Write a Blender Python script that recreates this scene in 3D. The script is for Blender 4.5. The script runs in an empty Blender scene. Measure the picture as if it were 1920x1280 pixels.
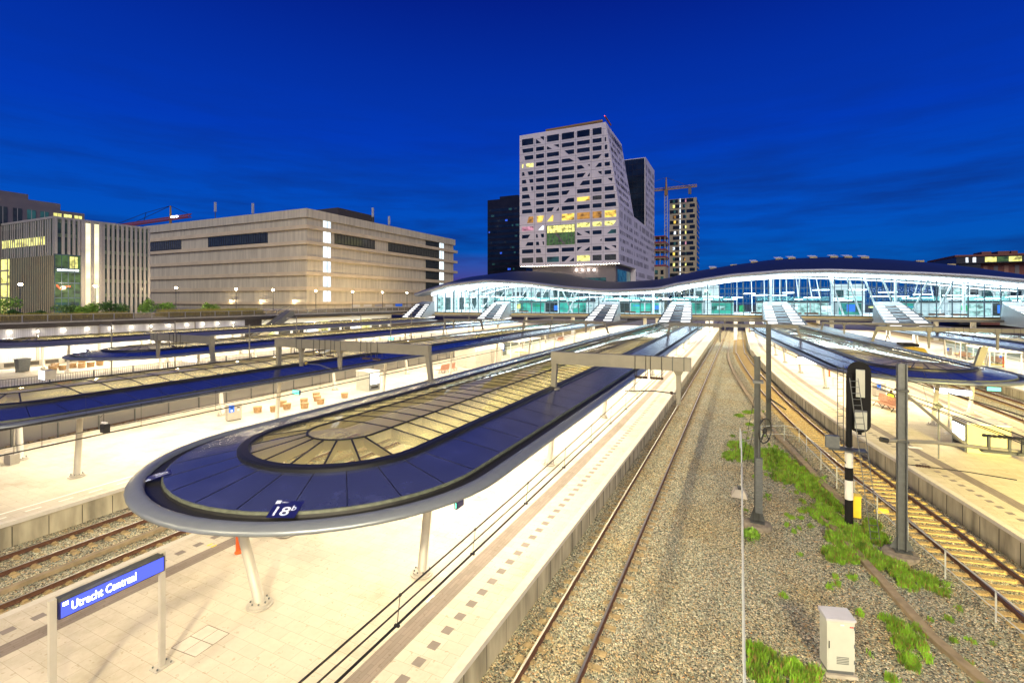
import bpy, math, random
import numpy as np
from mathutils import Vector
random.seed(7)
SC = bpy.context.scene
COL = SC.collection
R = math.radians
TH = 25.26

# ------------------------------------------------------------------ camera
cd = bpy.data.cameras.new("camera"); cam = bpy.data.objects.new("camera", cd); COL.objects.link(cam)
cam.location = (0, 0, 10.07); cam.rotation_euler = (R(90), 0, R(TH))
cd.sensor_width = 36; cd.lens = 905/1920*36; cd.shift_y = -(640-563)/1920
cd.clip_start = 0.2; cd.clip_end = 4000
SC.camera = cam
SC.view_settings.view_transform = 'Standard'; SC.view_settings.look = 'None'
SC.view_settings.exposure = 0.0; SC.view_settings.gamma = 1.0
SC.render.engine = 'CYCLES'
SC.cycles.max_bounces = 8; SC.cycles.transparent_max_bounces = 16
SC.cycles.diffuse_bounces = 4; SC.cycles.glossy_bounces = 3; SC.cycles.transmission_bounces = 6
SC.cycles.caustics_reflective = False; SC.cycles.caustics_refractive = False
SC.cycles.sample_clamp_indirect = 6.0
SC.cycles.use_denoising = True

# ------------------------------------------------------------------ dusk sky
W = bpy.data.worlds.new("World"); SC.world = W; W.use_nodes = True
nt = W.node_tree; N = nt.nodes; L = nt.links; N.clear()
out = N.new('ShaderNodeOutputWorld'); bg = N.new('ShaderNodeBackground'); L.new(bg.outputs[0], out.inputs[0])
tc = N.new('ShaderNodeTexCoord'); sx = N.new('ShaderNodeSeparateXYZ'); L.new(tc.outputs['Generated'], sx.inputs[0])
def ramp(tree, fac, stops, interp='LINEAR'):
    r = tree.nodes.new('ShaderNodeValToRGB'); e = r.color_ramp.elements; r.color_ramp.interpolation = interp
    while len(e) < len(stops): e.new(0.5)
    for k, (p, c) in enumerate(stops):
        e[k].position = p; e[k].color = tuple(c)+((1,) if len(c) == 3 else ())
    tree.links.new(fac, r.inputs[0]); return r
skyr = ramp(nt, sx.outputs[2], [(0.0, (.004,.09,.32)), (.06, (.001,.10,.46)), (.15, (.0008,.080,.52)), (.30, (.0008,.042,.47)), (.53, (.001,.014,.25)), (1.0, (.001,.006,.22))])
mp = N.new('ShaderNodeMapping'); mp.inputs['Scale'].default_value = (1.2, 1.2, 9); L.new(tc.outputs['Generated'], mp.inputs[0])
cl = N.new('ShaderNodeTexNoise'); cl.inputs['Scale'].default_value = 3.0; cl.inputs['Detail'].default_value = 7; cl.inputs['Roughness'].default_value = .6
L.new(mp.outputs[0], cl.inputs['Vector'])
cr = ramp(nt, cl.outputs[0], [(.40, (0,0,0)), (.75, (1,1,1))])
hm = ramp(nt, sx.outputs[2], [(.0, (1,1,1)), (.16, (.8,.8,.8)), (.42, (.0,.0,.0))])
mm = N.new('ShaderNodeMath'); mm.operation = 'MULTIPLY'; L.new(cr.outputs[0], mm.inputs[0]); L.new(hm.outputs[0], mm.inputs[1])
mx = N.new('ShaderNodeMix'); mx.data_type = 'RGBA'; L.new(mm.outputs[0], mx.inputs[0]); L.new(skyr.outputs[0], mx.inputs[6])
mx.inputs[7].default_value = (.004, .022, .17, 1)
# afterglow low in the north-west (violet)
az = N.new('ShaderNodeVectorMath'); az.operation = 'DOT_PRODUCT'; L.new(tc.outputs['Generated'], az.inputs[0]); az.inputs[1].default_value = (-.53, .85, 0)
azr = ramp(nt, az.outputs['Value'], [(.93, (0,0,0)), (1.0, (1,1,1))])
elr = ramp(nt, sx.outputs[2], [(0, (1,1,1)), (.035, (.55,.55,.55)), (.10, (0,0,0))])
m2 = N.new('ShaderNodeMath'); m2.operation = 'MULTIPLY'; L.new(azr.outputs[0], m2.inputs[0]); L.new(elr.outputs[0], m2.inputs[1])
mx2 = N.new('ShaderNodeMix'); mx2.data_type = 'RGBA'; L.new(m2.outputs[0], mx2.inputs[0]); L.new(mx.outputs[2], mx2.inputs[6]); mx2.inputs[7].default_value = (.12, .025, .16, 1)
L.new(mx2.outputs[2], bg.inputs[0]); bg.inputs[1].default_value = 1.0

# ------------------------------------------------------------------ soft afterglow (one weak, very wide sun)
sd = bpy.data.lights.new("afterglow", 'SUN'); sd.energy = 1.9; sd.angle = R(40); sd.color = (1, .93, .80)
so = bpy.data.objects.new("afterglow", sd); COL.objects.link(so); so.rotation_euler = (R(60), 0, R(34))

# ------------------------------------------------------------------ materials
MATS = {}
def base(name):
    m = bpy.data.materials.new(name); m.use_nodes = True; t = m.node_tree
    b = t.nodes['Principled BSDF']; MATS[name] = m; return m, t, b
def pos(t, scale=(1,1,1)):
    g = t.nodes.new('ShaderNodeNewGeometry'); mpp = t.nodes.new('ShaderNodeMapping'); mpp.inputs['Scale'].default_value = scale
    t.links.new(g.outputs['Position'], mpp.inputs[0]); return mpp.outputs[0]
def mat(name, c, rough=.6, metal=0., var=.15, scale=3., bump=0., emit=None, es=0., stretch=(1,1,1), spec=.5, coat=0.):
    m, t, b = base(name)
    b.inputs['Roughness'].default_value = rough; b.inputs['Metallic'].default_value = metal
    b.inputs['Specular IOR Level'].default_value = spec; b.inputs['Coat Weight'].default_value = coat
    if var > 0:
        n = t.nodes.new('ShaderNodeTexNoise'); n.inputs['Scale'].default_value = scale; n.inputs['Detail'].default_value = 6
        t.links.new(pos(t, stretch), n.inputs['Vector'])
        r = ramp(t, n.outputs[0], [(.3, tuple(x*(1-var) for x in c)), (.7, tuple(min(1, x*(1+var)) for x in c))])
        t.links.new(r.outputs[0], b.inputs['Base Color'])
        if bump:
            bp = t.nodes.new('ShaderNodeBump'); bp.inputs['Strength'].default_value = bump; bp.inputs['Distance'].default_value = .02
            t.links.new(n.outputs[0], bp.inputs['Height']); t.links.new(bp.outputs[0], b.inputs['Normal'])
    else: b.inputs['Base Color'].default_value = tuple(c)+(1,)
    if emit: b.inputs['Emission Color'].default_value = tuple(emit)+(1,); b.inputs['Emission Strength'].default_value = es
    return m
def paving(name, c, w=.6, h=.4, rot=0, mortar=(.25,.21,.15), var=.16):
    m, t, b = base(name)
    g = t.nodes.new('ShaderNodeNewGeometry'); mpp = t.nodes.new('ShaderNodeMapping'); mpp.inputs['Rotation'].default_value = (0,0,R(rot))
    t.links.new(g.outputs['Position'], mpp.inputs[0])
    br = t.nodes.new('ShaderNodeTexBrick'); t.links.new(mpp.outputs[0], br.inputs['Vector'])
    br.inputs['Scale'].default_value = 1; br.inputs['Brick Width'].default_value = w; br.inputs['Row Height'].default_value = h
    br.inputs['Mortar Size'].default_value = .005; br.inputs['Mortar Smooth'].default_value = .2
    br.inputs['Color1'].default_value = tuple(x*(1-var) for x in c)+(1,); br.inputs['Color2'].default_value = tuple(min(1,x*(1+var)) for x in c)+(1,)
    br.inputs['Mortar'].default_value = tuple(mortar)+(1,)
    n = t.nodes.new('ShaderNodeTexNoise'); n.inputs['Scale'].default_value = .35; n.inputs['Detail'].default_value = 8; t.links.new(g.outputs['Position'], n.inputs['Vector'])
    n.inputs['Roughness'].default_value = .72; r = ramp(t, n.outputs[0], [(.30, (.70,.67,.60)), (.48, (.93,.92,.90)), (.62, (1,1,1))])
    x = t.nodes.new('ShaderNodeMix'); x.data_type = 'RGBA'; x.blend_type = 'MULTIPLY'; x.inputs[0].default_value = 1
    t.links.new(br.outputs[0], x.inputs[6]); t.links.new(r.outputs[0], x.inputs[7]); t.links.new(x.outputs[2], b.inputs['Base Color'])
    n2 = t.nodes.new('ShaderNodeTexNoise'); n2.inputs['Scale'].default_value = 7; n2.inputs['Detail'].default_value = 2; t.links.new(g.outputs['Position'], n2.inputs['Vector'])
    r2 = ramp(t, n2.outputs[0], [(.0, (.93,.92,.90)), (.66, (1,1,1)), (.70, (.80,.77,.72))])
    x2 = t.nodes.new('ShaderNodeMix'); x2.data_type = 'RGBA'; x2.blend_type = 'MULTIPLY'; x2.inputs[0].default_value = 1
    t.links.new(x.outputs[2], x2.inputs[6]); t.links.new(r2.outputs[0], x2.inputs[7]); t.links.new(x2.outputs[2], b.inputs['Base Color'])
    b.inputs['Roughness'].default_value = .75
    return m
def gravel(name, tint=(1,1,1), brown=.5, scale=23.):
    m, t, b = base(name)
    p = pos(t)
    v = t.nodes.new('ShaderNodeTexVoronoi'); v.inputs['Scale'].default_value = scale; t.links.new(p, v.inputs['Vector'])
    s = t.nodes.new('ShaderNodeSeparateColor'); t.links.new(v.outputs['Color'], s.inputs[0])
    r = ramp(t, s.outputs[0], [(0,(.03,.03,.026)),(.2,(.12,.125,.11)),(.5,(.26,.26,.215)),(.75,(.38,.365,.30)),(.92,(.52,.50,.42)),(1,(.66,.63,.55))])
    r2 = ramp(t, s.outputs[1], [(.0,(.75,.95,1.0)),(.5,(1,1,1)),(.85,(1,.95,.82)),(.96,(1.0,.80,.55)),(1,(1.,.6,.35))])
    x = t.nodes.new('ShaderNodeMix'); x.data_type = 'RGBA'; x.blend_type = 'MULTIPLY'; x.inputs[0].default_value = 1
    t.links.new(r.outputs[0], x.inputs[6]); t.links.new(r2.outputs[0], x.inputs[7])
    n = t.nodes.new('ShaderNodeTexNoise'); n.inputs['Scale'].default_value = .28; n.inputs['Detail'].default_value = 9; n.inputs['Roughness'].default_value = .65; t.links.new(p, n.inputs['Vector'])
    r3 = ramp(t, n.outputs[0], [(.45,(1,1,1)),(.72,(.95,.86-.05*brown,.68-.08*brown))])
    x2 = t.nodes.new('ShaderNodeMix'); x2.data_type = 'RGBA'; x2.blend_type = 'MULTIPLY'; x2.inputs[0].default_value = 1
    t.links.new(x.outputs[2], x2.inputs[6]); t.links.new(r3.outputs[0], x2.inputs[7])
    x3 = t.nodes.new('ShaderNodeMix'); x3.data_type = 'RGBA'; x3.blend_type = 'MULTIPLY'; x3.inputs[0].default_value = 1
    t.links.new(x2.outputs[2], x3.inputs[6]); x3.inputs[7].default_value = tuple(tint)+(1,)
    t.links.new(x3.outputs[2], b.inputs['Base Color']); b.inputs['Roughness'].default_value = .9
    bp = t.nodes.new('ShaderNodeBump'); bp.inputs['Strength'].default_value = 1; bp.inputs['Distance'].default_value = .05; bp.invert = True
    t.links.new(v.outputs['Distance'], bp.inputs['Height']); t.links.new(bp.outputs[0], b.inputs['Normal'])
    return m
def glassmat(name, tint, refl=.25, rough=.02, haze=0., hazecol=(.8,.8,.7)):
    m = bpy.data.materials.new(name); m.use_nodes = True; t = m.node_tree; t.nodes.clear(); MATS[name] = m
    o = t.nodes.new('ShaderNodeOutputMaterial'); tr = t.nodes.new('ShaderNodeBsdfTransparent'); tr.inputs[0].default_value = tuple(tint)+(1,)
    gl = t.nodes.new('ShaderNodeBsdfGlossy'); gl.inputs['Roughness'].default_value = rough
    lw = t.nodes.new('ShaderNodeFresnel'); lw.inputs['IOR'].default_value = 1.5
    ml = t.nodes.new('ShaderNodeMath'); ml.operation = 'MULTIPLY'; ml.inputs[1].default_value = refl; ml.use_clamp = True; t.links.new(lw.outputs[0], ml.inputs[0])
    a = t.nodes.new('ShaderNodeMixShader'); t.links.new(ml.outputs[0], a.inputs[0])
    if haze:
        df = t.nodes.new('ShaderNodeBsdfDiffuse'); df.inputs[0].default_value = tuple(hazecol)+(1,)
        tl = t.nodes.new('ShaderNodeBsdfTranslucent'); tl.inputs[0].default_value = tuple(hazecol)+(1,)
        k = t.nodes.new('ShaderNodeMixShader'); k.inputs[0].default_value = .6; t.links.new(df.outputs[0], k.inputs[1]); t.links.new(tl.outputs[0], k.inputs[2])
        h = t.nodes.new('ShaderNodeMixShader'); h.inputs[0].default_value = haze; t.links.new(tr.outputs[0], h.inputs[1]); t.links.new(k.outputs[0], h.inputs[2])
        t.links.new(h.outputs[0], a.inputs[1])
    else: t.links.new(tr.outputs[0], a.inputs[1])
    t.links.new(gl.outputs[0], a.inputs[2]); t.links.new(a.outputs[0], o.inputs[0]); return m
def emis(name, c, s):
    m = bpy.data.materials.new(name); m.use_nodes = True; t = m.node_tree; t.nodes.clear(); MATS[name] = m
    o = t.nodes.new('ShaderNodeOutputMaterial'); e = t.nodes.new('ShaderNodeEmission'); e.inputs[0].default_value = tuple(c)+(1,); e.inputs[1].default_value = s
    t.links.new(e.outputs[0], o.inputs[0]); return m
def litwin(name, c, s, scale=1.2):
    m, t, b = base(name)
    n = t.nodes.new('ShaderNodeTexNoise'); n.inputs['Scale'].default_value = scale; n.inputs['Detail'].default_value = 3
    t.links.new(pos(t, (1,1,1.6)), n.inputs['Vector'])
    lo = .8 if name in ('win_stair','win_strip') else .2
    r = ramp(t, n.outputs[0], [(.33, tuple(x*lo for x in c)), (.5, c), (.68, tuple(min(1,x*1.5) for x in c))])
    b.inputs['Base Color'].default_value = (.03,.03,.03,1); b.inputs['Roughness'].default_value = .08
    t.links.new(r.outputs[0], b.inputs['Emission Color']); b.inputs['Emission Strength'].default_value = s; return m

mat('concrete', (.42,.38,.31), .85, var=.18, scale=2, bump=.2)
mat('oldconc', (.20,.17,.13), .9, var=.35, scale=5, bump=.4); mat('coping', (.55,.51,.43), .8, var=.08, scale=4)
mat('wallconc', (.36,.32,.22), .85, var=.45, scale=1.6, stretch=(1,1,.25))
paving('pave', (.55,.50,.41), var=.05, mortar=(.36,.31,.23)); paving('pave_yellow', (.56,.50,.36), .3, .6, 90, var=.07, mortar=(.36,.31,.20))
paving('tactile', (.23,.19,.16), .6, .12, 90, (.14,.11,.09), .1); mat('dark_tile', (.20,.17,.15), .8, var=.1)
mat('white_line', (.8,.78,.72), .7, var=.05)
gravel('gravel', (1.30,1.22,1.04), .8); gravel('gravel_dark', (.55,.55,.55), .6); gravel('gravel_warm', (1.25,1.1,.85), 1.)
mat('soil', (.16,.13,.09), .95, var=.4, scale=.6)
mat('asphalt', (.10,.09,.08), .9, var=.2)
mat('rust', (.11,.05,.028), .75, .2, var=.3, scale=8); mat('railtop', (.30,.28,.27), .32, .9, var=.1)
mat('sleeper_wood', (.42,.30,.12), .85, var=.3, scale=6, stretch=(6,1,1)); mat('sleeper_conc', (.36,.27,.13), .85, var=.3, scale=5)
mat('trough', (.26,.20,.12), .85, var=.25, scale=3)
def panelmat(name, c, rough, metal):
    m, t, b = base(name)
    n = t.nodes.new('ShaderNodeTexNoise'); n.inputs['Scale'].default_value = .5; n.inputs['Detail'].default_value = 5
    t.links.new(pos(t), n.inputs['Vector'])
    n.inputs['Scale'].default_value = 1.3; n.inputs['Roughness'].default_value = .7
    r = ramp(t, n.outputs[0], [(.35, tuple(x*.85 for x in c)), (.55, c), (.75, tuple(x*1.5+.02 for x in c))]); t.links.new(r.outputs[0], b.inputs['Base Color'])
    b.inputs['Roughness'].default_value = rough
    b.inputs['Metallic'].default_value = metal; return m
panelmat('roofblue', (.07,.085,.20), .25, .6)
panelmat('rooflamplit', (.22,.20,.18), .35, .3); mat('rim', (.17,.19,.21), .35, .35, var=.05); mat('gutter', (.012,.012,.012), .5, var=.1); mat('trim_green', (.075,.085,.06), .6, var=.3, scale=6)  # far left canopy roof: lamp light put into its grey-brown colour
mat('blackframe', (.012,.013,.015), .45, .3, var=0); mat('soffit', (.88,.85,.75), .55, var=.03)
mat('fin', (.90,.85,.58), .55, var=.03)
glassmat('canopy_glass', (.93,.91,.62), 1.0, .02, .26, (.88,.82,.42))
mat('paintgrey', (.42,.39,.33), .45, .1, var=.06); mat('gantry', (.22,.205,.16), .55, .2, var=.1, scale=1.5)
mat('galv', (.14,.15,.155), .5, .5, var=.12, scale=6); mat('mastgrey', (.075,.08,.08), .5, .4, var=.15, scale=4); mat('railgalv', (.50,.52,.50), .5, .2, var=.1); mat('darkmetal', (.03,.03,.03), .5, .4, var=0)
mat('white', (.78,.76,.70), .5, var=.04); mat('cabinet_white', (.46,.47,.41), .5, var=.05); mat('kioskbeige', (.42,.38,.22), .55, var=.05); mat('cabinet_top', (.42,.42,.46), .5, var=.04); mat('black', (.012,.012,.013), .75, var=0, spec=.15)
mat('wire', (.02,.018,.018), .5, .5, var=0); mat('copper', (.10,.06,.04), .5, .6, var=0)
mat('yellowp', (.75,.55,.04), .5, var=.08); mat('redorange', (.75,.12,.02), .45, var=.05); mat('red', (.5,.02,.02), .5, var=0); mat('green', (.02,.35,.12), .5, var=0)
mat('wood', (.36,.17,.10), .6, var=.2, scale=9, stretch=(1,6,1)); mat('woodtub', (.32,.20,.09), .65, var=.25, scale=8); mat('tub_soil', (.50,.46,.38), .9, var=.2)
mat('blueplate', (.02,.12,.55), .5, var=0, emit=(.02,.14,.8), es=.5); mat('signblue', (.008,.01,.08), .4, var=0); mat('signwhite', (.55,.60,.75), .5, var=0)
emis('screen', (.9,.95,1), 6); emis('lampwarm', (1,.74,.42), 120); emis('lampwhite', (1,.95,.85), 25); emis('greensign', (.2,1,.6), 3); emis('redlamp', (1,.05,.02), 8)
emis('boardlight', (.12,.16,1.0), 1.4); emis('lettering', (.95,.97,1), 6.0); emis('spot', (1,.88,.7), 40)
mat('hall_roof', (.022,.03,.04), .42, .0, var=.12, scale=.6, stretch=(4,.3,1)); mat('hall_edge', (.36,.37,.40), .4, .6, var=.05)
mat('hallceil', (.42,.45,.47), .6, var=.02); mat('hallwhite', (.82,.84,.84), .6, var=.02); mat('hood', (.30,.33,.37), .45, .25, var=.05, scale=1); mat('ochre', (.60,.47,.22), .6, var=.12, scale=.4)
glassmat('hall_glass', (.80,.95,.97), .8, .01); glassmat('teal_glass', (.55,.88,.85), .6, .03, .25, (.4,.8,.75))
emis('hall_strip', (.92,.97,1), 14); emis('skylight', (1,.98,.95), 1.8)
mat('mullion', (.09,.14,.18), .4, .5, var=0); mat('shopgrey', (.40,.42,.42), .5, var=.1); litwin('shoplit', (.55,.9,.85), 1.0, .8); litwin('shopteal', (.05,.55,.42), .9, .25)
def cladding(name, c, w, em=0, ec=(1,1,1)):
    m, t, b = base(name); wv = t.nodes.new('ShaderNodeTexWave'); wv.wave_type = 'BANDS'; wv.bands_direction = 'DIAGONAL'
    g = t.nodes.new('ShaderNodeNewGeometry'); mpp = t.nodes.new('ShaderNodeMapping'); mpp.inputs['Scale'].default_value = (1,1,0); t.links.new(g.outputs['Position'], mpp.inputs[0]); t.links.new(mpp.outputs[0], wv.inputs['Vector'])
    wv.inputs['Scale'].default_value = w
    n = t.nodes.new('ShaderNodeTexNoise'); n.inputs['Scale'].default_value = .35; n.inputs['Detail'].default_value = 6
    m3 = t.nodes.new('ShaderNodeMapping'); m3.inputs['Scale'].default_value = (3,3,.25); t.links.new(g.outputs['Position'], m3.inputs[0]); t.links.new(m3.outputs[0], n.inputs['Vector'])
    r = ramp(t, wv.outputs[0], [(.0, tuple(x*.72 for x in c)), (.35, c)]); r2 = ramp(t, n.outputs[0], [(.3,(.75,.74,.72)),(.65,(1,1,1))])
    x = t.nodes.new('ShaderNodeMix'); x.data_type = 'RGBA'; x.blend_type = 'MULTIPLY'; x.inputs[0].default_value = 1
    t.links.new(r.outputs[0], x.inputs[6]); t.links.new(r2.outputs[0], x.inputs[7]); t.links.new(x.outputs[2], b.inputs['Base Color'])
    b.inputs['Roughness'].default_value = .55; return m
cladding('beige_clad', (.70,.625,.44), 1.2); mat('beige_ledge', (.66,.54,.34), .6, var=.1, scale=.3); cladding('white_wall', (.78,.78,.76), 3.2)
mat('towerwhite', (.66,.60,.60), .55, var=.05, scale=.1); mat('towerwin', (.012,.02,.03), .12, var=.5, scale=.15); mat('towergrey', (.16,.14,.14), .6, var=.08, scale=.2)
litwin('win_yellow', (.95,.62,.10), 1.3, .35); litwin('win_amber', (.55,.26,.04), .9, .4); litwin('win_lime', (.85,.80,.22), 1.5, .5); litwin('win_white', (.80,.9,1.0), 1.7, .7); litwin('win_green', (.06,.13,.03), .9, .6)
litwin('win_teal', (.02,.10,.10), .6, .3); litwin('win_mall', (.030,.029,.020), .9, 1.4); litwin('win_pink', (.7,.3,.4), .9, .5); litwin('officeglass', (.012,.030,.020), .8, .35); litwin('win_stair', (.80,.92,1.0), 1.5, .15); litwin('win_strip', (1,.88,.50), 1.5, .15); litwin('win_blue', (.03,.1,.7), 1.3, .8); litwin('win_dim', (.012,.018,.016), .6, .6)
mat('sidewin', (.02,.025,.045), .7, var=.3, spec=.1); mat('darktower', (.018,.018,.022), .35, .2, var=.3, scale=.2); mat('stripebeige', (.40,.34,.22), .6, var=.1)
mat('finconc', (.36,.34,.31), .6, var=.08); mat('greenglass', (.022,.028,.022), .12, var=.6, scale=.2); mat('spandrel', (.13,.17,.10), .3, var=.2)
mat('brownfascia', (.06,.05,.04), .6, var=.2); mat('craney', (.30,.17,.05), .5, var=.1); mat('cranered', (.26,.05,.045), .5, var=0); mat('brick', (.20,.07,.05), .8, var=.2)
mat('leaf', (.18,.34,.03), .6, var=.5, scale=8); mat('leaf_dark', (.06,.15,.02), .6, var=.5, scale=5); mat('weed', (.17,.33,.02), .6, var=.65, scale=2.5); mat('weeddry', (.24,.17,.05), .8, var=.3, scale=5); mat('drygrass', (.46,.36,.06), .8, var=.4, scale=4); mat('bark', (.08,.05,.03), .9)
mat('meshpanel', (.30,.28,.26), .5, .4, var=0); glassmat('meshscreen', (.62,.60,.57), .1, .3, .32, (.55,.53,.50))
glassmat('parapetglass', (.85,.82,.7), .3, .1, .22, (.7,.62,.40)); mat('trainyellow', (.72,.50,.02), .35, var=.03, coat=.5); mat('traingrey', (.22,.24,.27), .4, .2, var=.05); mat('trainblue', (.02,.03,.15), .3, var=0)
mat('skin', (.55,.32,.22), .6, var=0); mat('hivis', (.65,.75,.02), .6, var=0, emit=(.6,.8,0), es=.15); mat('clothdark', (.02,.02,.03), .8, var=0); mat('hair', (.06,.03,.02), .8, var=0)
mat('clothred', (.5,.03,.02), .8, var=0)

# ------------------------------------------------------------------ mesh builder
ORG = {}
class MB:
    def __init__(s): s.v = []; s.f = []
    def add(s, vs, fs):
        n = len(s.v); s.v += [tuple(p) for p in vs]; s.f += [tuple(i+n for i in f) for f in fs]; return s
    def box(s, x0, y0, z0, x1, y1, z1):
        return s.add([(x0,y0,z0),(x1,y0,z0),(x1,y1,z0),(x0,y1,z0),(x0,y0,z1),(x1,y0,z1),(x1,y1,z1),(x0,y1,z1)],
                     [(0,3,2,1),(4,5,6,7),(0,1,5,4),(1,2,6,5),(2,3,7,6),(3,0,4,7)])
    def cbox(s, c, d, rz=0, rx=0, ry=0):
        from mathutils import Euler
        e = Euler((rx,ry,rz)).to_matrix(); P = []
        for k in range(8):
            q = Vector(((-1,1)[k&1]*d[0]/2, (-1,1)[(k>>1)&1]*d[1]/2, (-1,1)[(k>>2)&1]*d[2]/2)); q = e @ q; P.append((c[0]+q.x, c[1]+q.y, c[2]+q.z))
        return s.add(P, [(0,2,3,1),(4,5,7,6),(0,1,5,4),(1,3,7,5),(3,2,6,7),(2,0,4,6)])
    def prism(s, poly, z0, z1):
        n = len(poly); return s.add([(x,y,z0) for x,y in poly]+[(x,y,z1) for x,y in poly], [tuple(range(n-1,-1,-1)), tuple(range(n,2*n))]+[(i,(i+1)%n,(i+1)%n+n,i+n) for i in range(n)])
    def plate(s, pts, th):   # polygon in 3-D given thickness vector th
        n = len(pts); t = Vector(th); return s.add(list(pts)+[tuple(Vector(p)+t) for p in pts], [tuple(range(n-1,-1,-1)), tuple(range(n,2*n))]+[(i,(i+1)%n,(i+1)%n+n,i+n) for i in range(n)])
    def quad(s, *p): return s.add(p, [tuple(range(len(p)))])
    def tube(s, pts, r, n=8, r2=None, cap=True):
        pts = [Vector(p) for p in pts]; m = len(pts); base = len(s.v)
        for i, p in enumerate(pts):
            d = (pts[min(i+1,m-1)]-pts[max(i-1,0)]); d = d.normalized() if d.length > 0 else Vector((0,0,1))
            a = d.cross(Vector((0,0,1))); a = a.normalized() if a.length > 1e-3 else Vector((1,0,0)); b = d.cross(a)
            rr = r if r2 is None else r+(r2-r)*i/(m-1)
            for k in range(n):
                t = 2*math.pi*(k+.5)/n; q = p+a*math.cos(t)*rr+b*math.sin(t)*rr; s.v.append(tuple(q))
        for i in range(m-1):
            for k in range(n): s.f.append((base+i*n+k, base+i*n+(k+1)%n, base+(i+1)*n+(k+1)%n, base+(i+1)*n+k))
        if cap: s.f.append(tuple(base+k for k in range(n))); s.f.append(tuple(base+(m-1)*n+k for k in range(n-1,-1,-1)))
        return s
    def lathe(s, c, prof, n=16, sx=1, sy=1):
        b0 = len(s.v)
        for r, z in prof:
            for k in range(n): t = 2*math.pi*k/n; s.v.append((c[0]+r*sx*math.cos(t), c[1]+r*sy*math.sin(t), c[2]+z))
        for i in range(len(prof)-1):
            for k in range(n): s.f.append((b0+i*n+k, b0+i*n+(k+1)%n, b0+(i+1)*n+(k+1)%n, b0+(i+1)*n+k))
        s.f.append(tuple(b0+k for k in range(n-1,-1,-1))); s.f.append(tuple(b0+(len(prof)-1)*n+k for k in range(n))); return s
    def sweep(s, path, prof, closed=True, miter=True):
        # prof: (lateral right, z); path xyz
        b0 = len(s.v); m = len(path); n = len(prof); P = [Vector(p) for p in path]
        for i, p in enumerate(P):
            d = P[min(i+1,m-1)]-P[max(i-1,0)]; d.z = 0; d.normalize(); r = Vector((d.y,-d.x,0))
            for a, z in prof: q = p+r*a; s.v.append((q.x,q.y,p.z+z))
        for i in range(m-1):
            for k in range(n if closed else n-1): s.f.append((b0+i*n+k, b0+(i+1)*n+k, b0+(i+1)*n+(k+1)%n, b0+i*n+(k+1)%n))
        if closed: s.f.append(tuple(b0+k for k in range(n))); s.f.append(tuple(b0+(m-1)*n+k for k in range(n-1,-1,-1)))
        return s
    def build(s, name, m, parent=None, smooth=False, local=False):
        me = bpy.data.meshes.new(name); o = ORG.get(parent.name, (0,0,0)) if (parent and not local) else (0,0,0)
        me.from_pydata([(x-o[0],y-o[1],z-o[2]) for x,y,z in s.v], [], s.f); me.materials.append(MATS[m] if isinstance(m, str) else m)
        if smooth: me.polygons.foreach_set('use_smooth', [True]*len(me.polygons))
        ob = bpy.data.objects.new(name, me); COL.objects.link(ob)
        if parent: ob.parent = parent; ORG[ob.name] = o
        me.validate(); me.update(); return ob
def tag(o, label, cat, group=None):
    o['label'] = label; o['category'] = cat
    if group: o['group'] = group
    return o
def thing(name, label, cat, loc=(0,0,0), group=None, rz=0):
    o = bpy.data.objects.new(name, None); o.empty_display_size = .3; COL.objects.link(o); o.location = loc; o.rotation_euler = (0,0,rz)
    ORG[o.name] = tuple(loc); return tag(o, label, cat, group)
def struct(o): o['kind'] = 'structure'; return o
def stuff(o): o['kind'] = 'stuff'; return o
def dup(o, loc, label=None, group=None, rz=None, sc=None):
    def cp(a, par):
        c = a.copy(); COL.objects.link(c); c.parent = par
        for ch in a.children: cp(ch, c)
        return c
    r = cp(o, None); r.location = loc
    if rz is not None: r.rotation_euler = (0,0,rz)
    if sc is not None: r.scale = (sc,sc,sc)
    if label: r['label'] = label
    if group: r['group'] = group
    return r
def area(name, loc, sx_, sy_, power, col=(1,.87,.66), rz=0, rot=None, parent=None, spread=None):
    l = bpy.data.lights.new(name, 'AREA'); l.shape = 'RECTANGLE'; l.size = sx_; l.size_y = sy_; l.energy = power; l.color = col
    if spread: l.spread = R(spread)
    o = bpy.data.objects.new(name, l); COL.objects.link(o); o.location = loc; o.rotation_euler = rot or (0,0,rz)
    return o
def point(name, loc, power, col=(1,.75,.45), r=.15, spot=None, rot=(0,0,0), blend=.6):
    l = bpy.data.lights.new(name, 'SPOT' if spot else 'POINT'); l.energy = power; l.color = col; l.shadow_soft_size = r
    if spot: l.spot_size = R(spot); l.spot_blend = blend
    o = bpy.data.objects.new(name, l); COL.objects.link(o); o.location = loc; o.rotation_euler = rot; return o
def text_mesh(body, size=1.0, shear=0):
    cu = bpy.data.curves.new('lettering', 'FONT'); cu.body = body; cu.size = size; cu.shear = shear; cu.extrude = 0; cu.offset = .014*size
    ob = bpy.data.objects.new('lettering_tmp', cu); COL.objects.link(ob); dg = bpy.context.evaluated_depsgraph_get(); dg.update()
    me = bpy.data.meshes.new_from_object(ob.evaluated_get(dg)); vs = [tuple(v.co) for v in me.vertices]; fs = [tuple(p.vertices) for p in me.polygons]
    bpy.data.objects.remove(ob); bpy.data.meshes.remove(me); return vs, fs
def text_on(body, fn, u0, u1, v0, v1):
    # fits lettering in the rectangle u0..u1, v0..v1 of a surface given by fn(u, v) -> point
    vs, fs = text_mesh(body); xs = [v[0] for v in vs]; ys = [v[1] for v in vs]; a, b, c, d = min(xs), max(xs), min(ys), max(ys)
    return [fn(u0+(x-a)/(b-a)*(u1-u0), v0+(y-c)/(d-c)*(v1-v0)) for x, y, z in vs], fs
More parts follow.
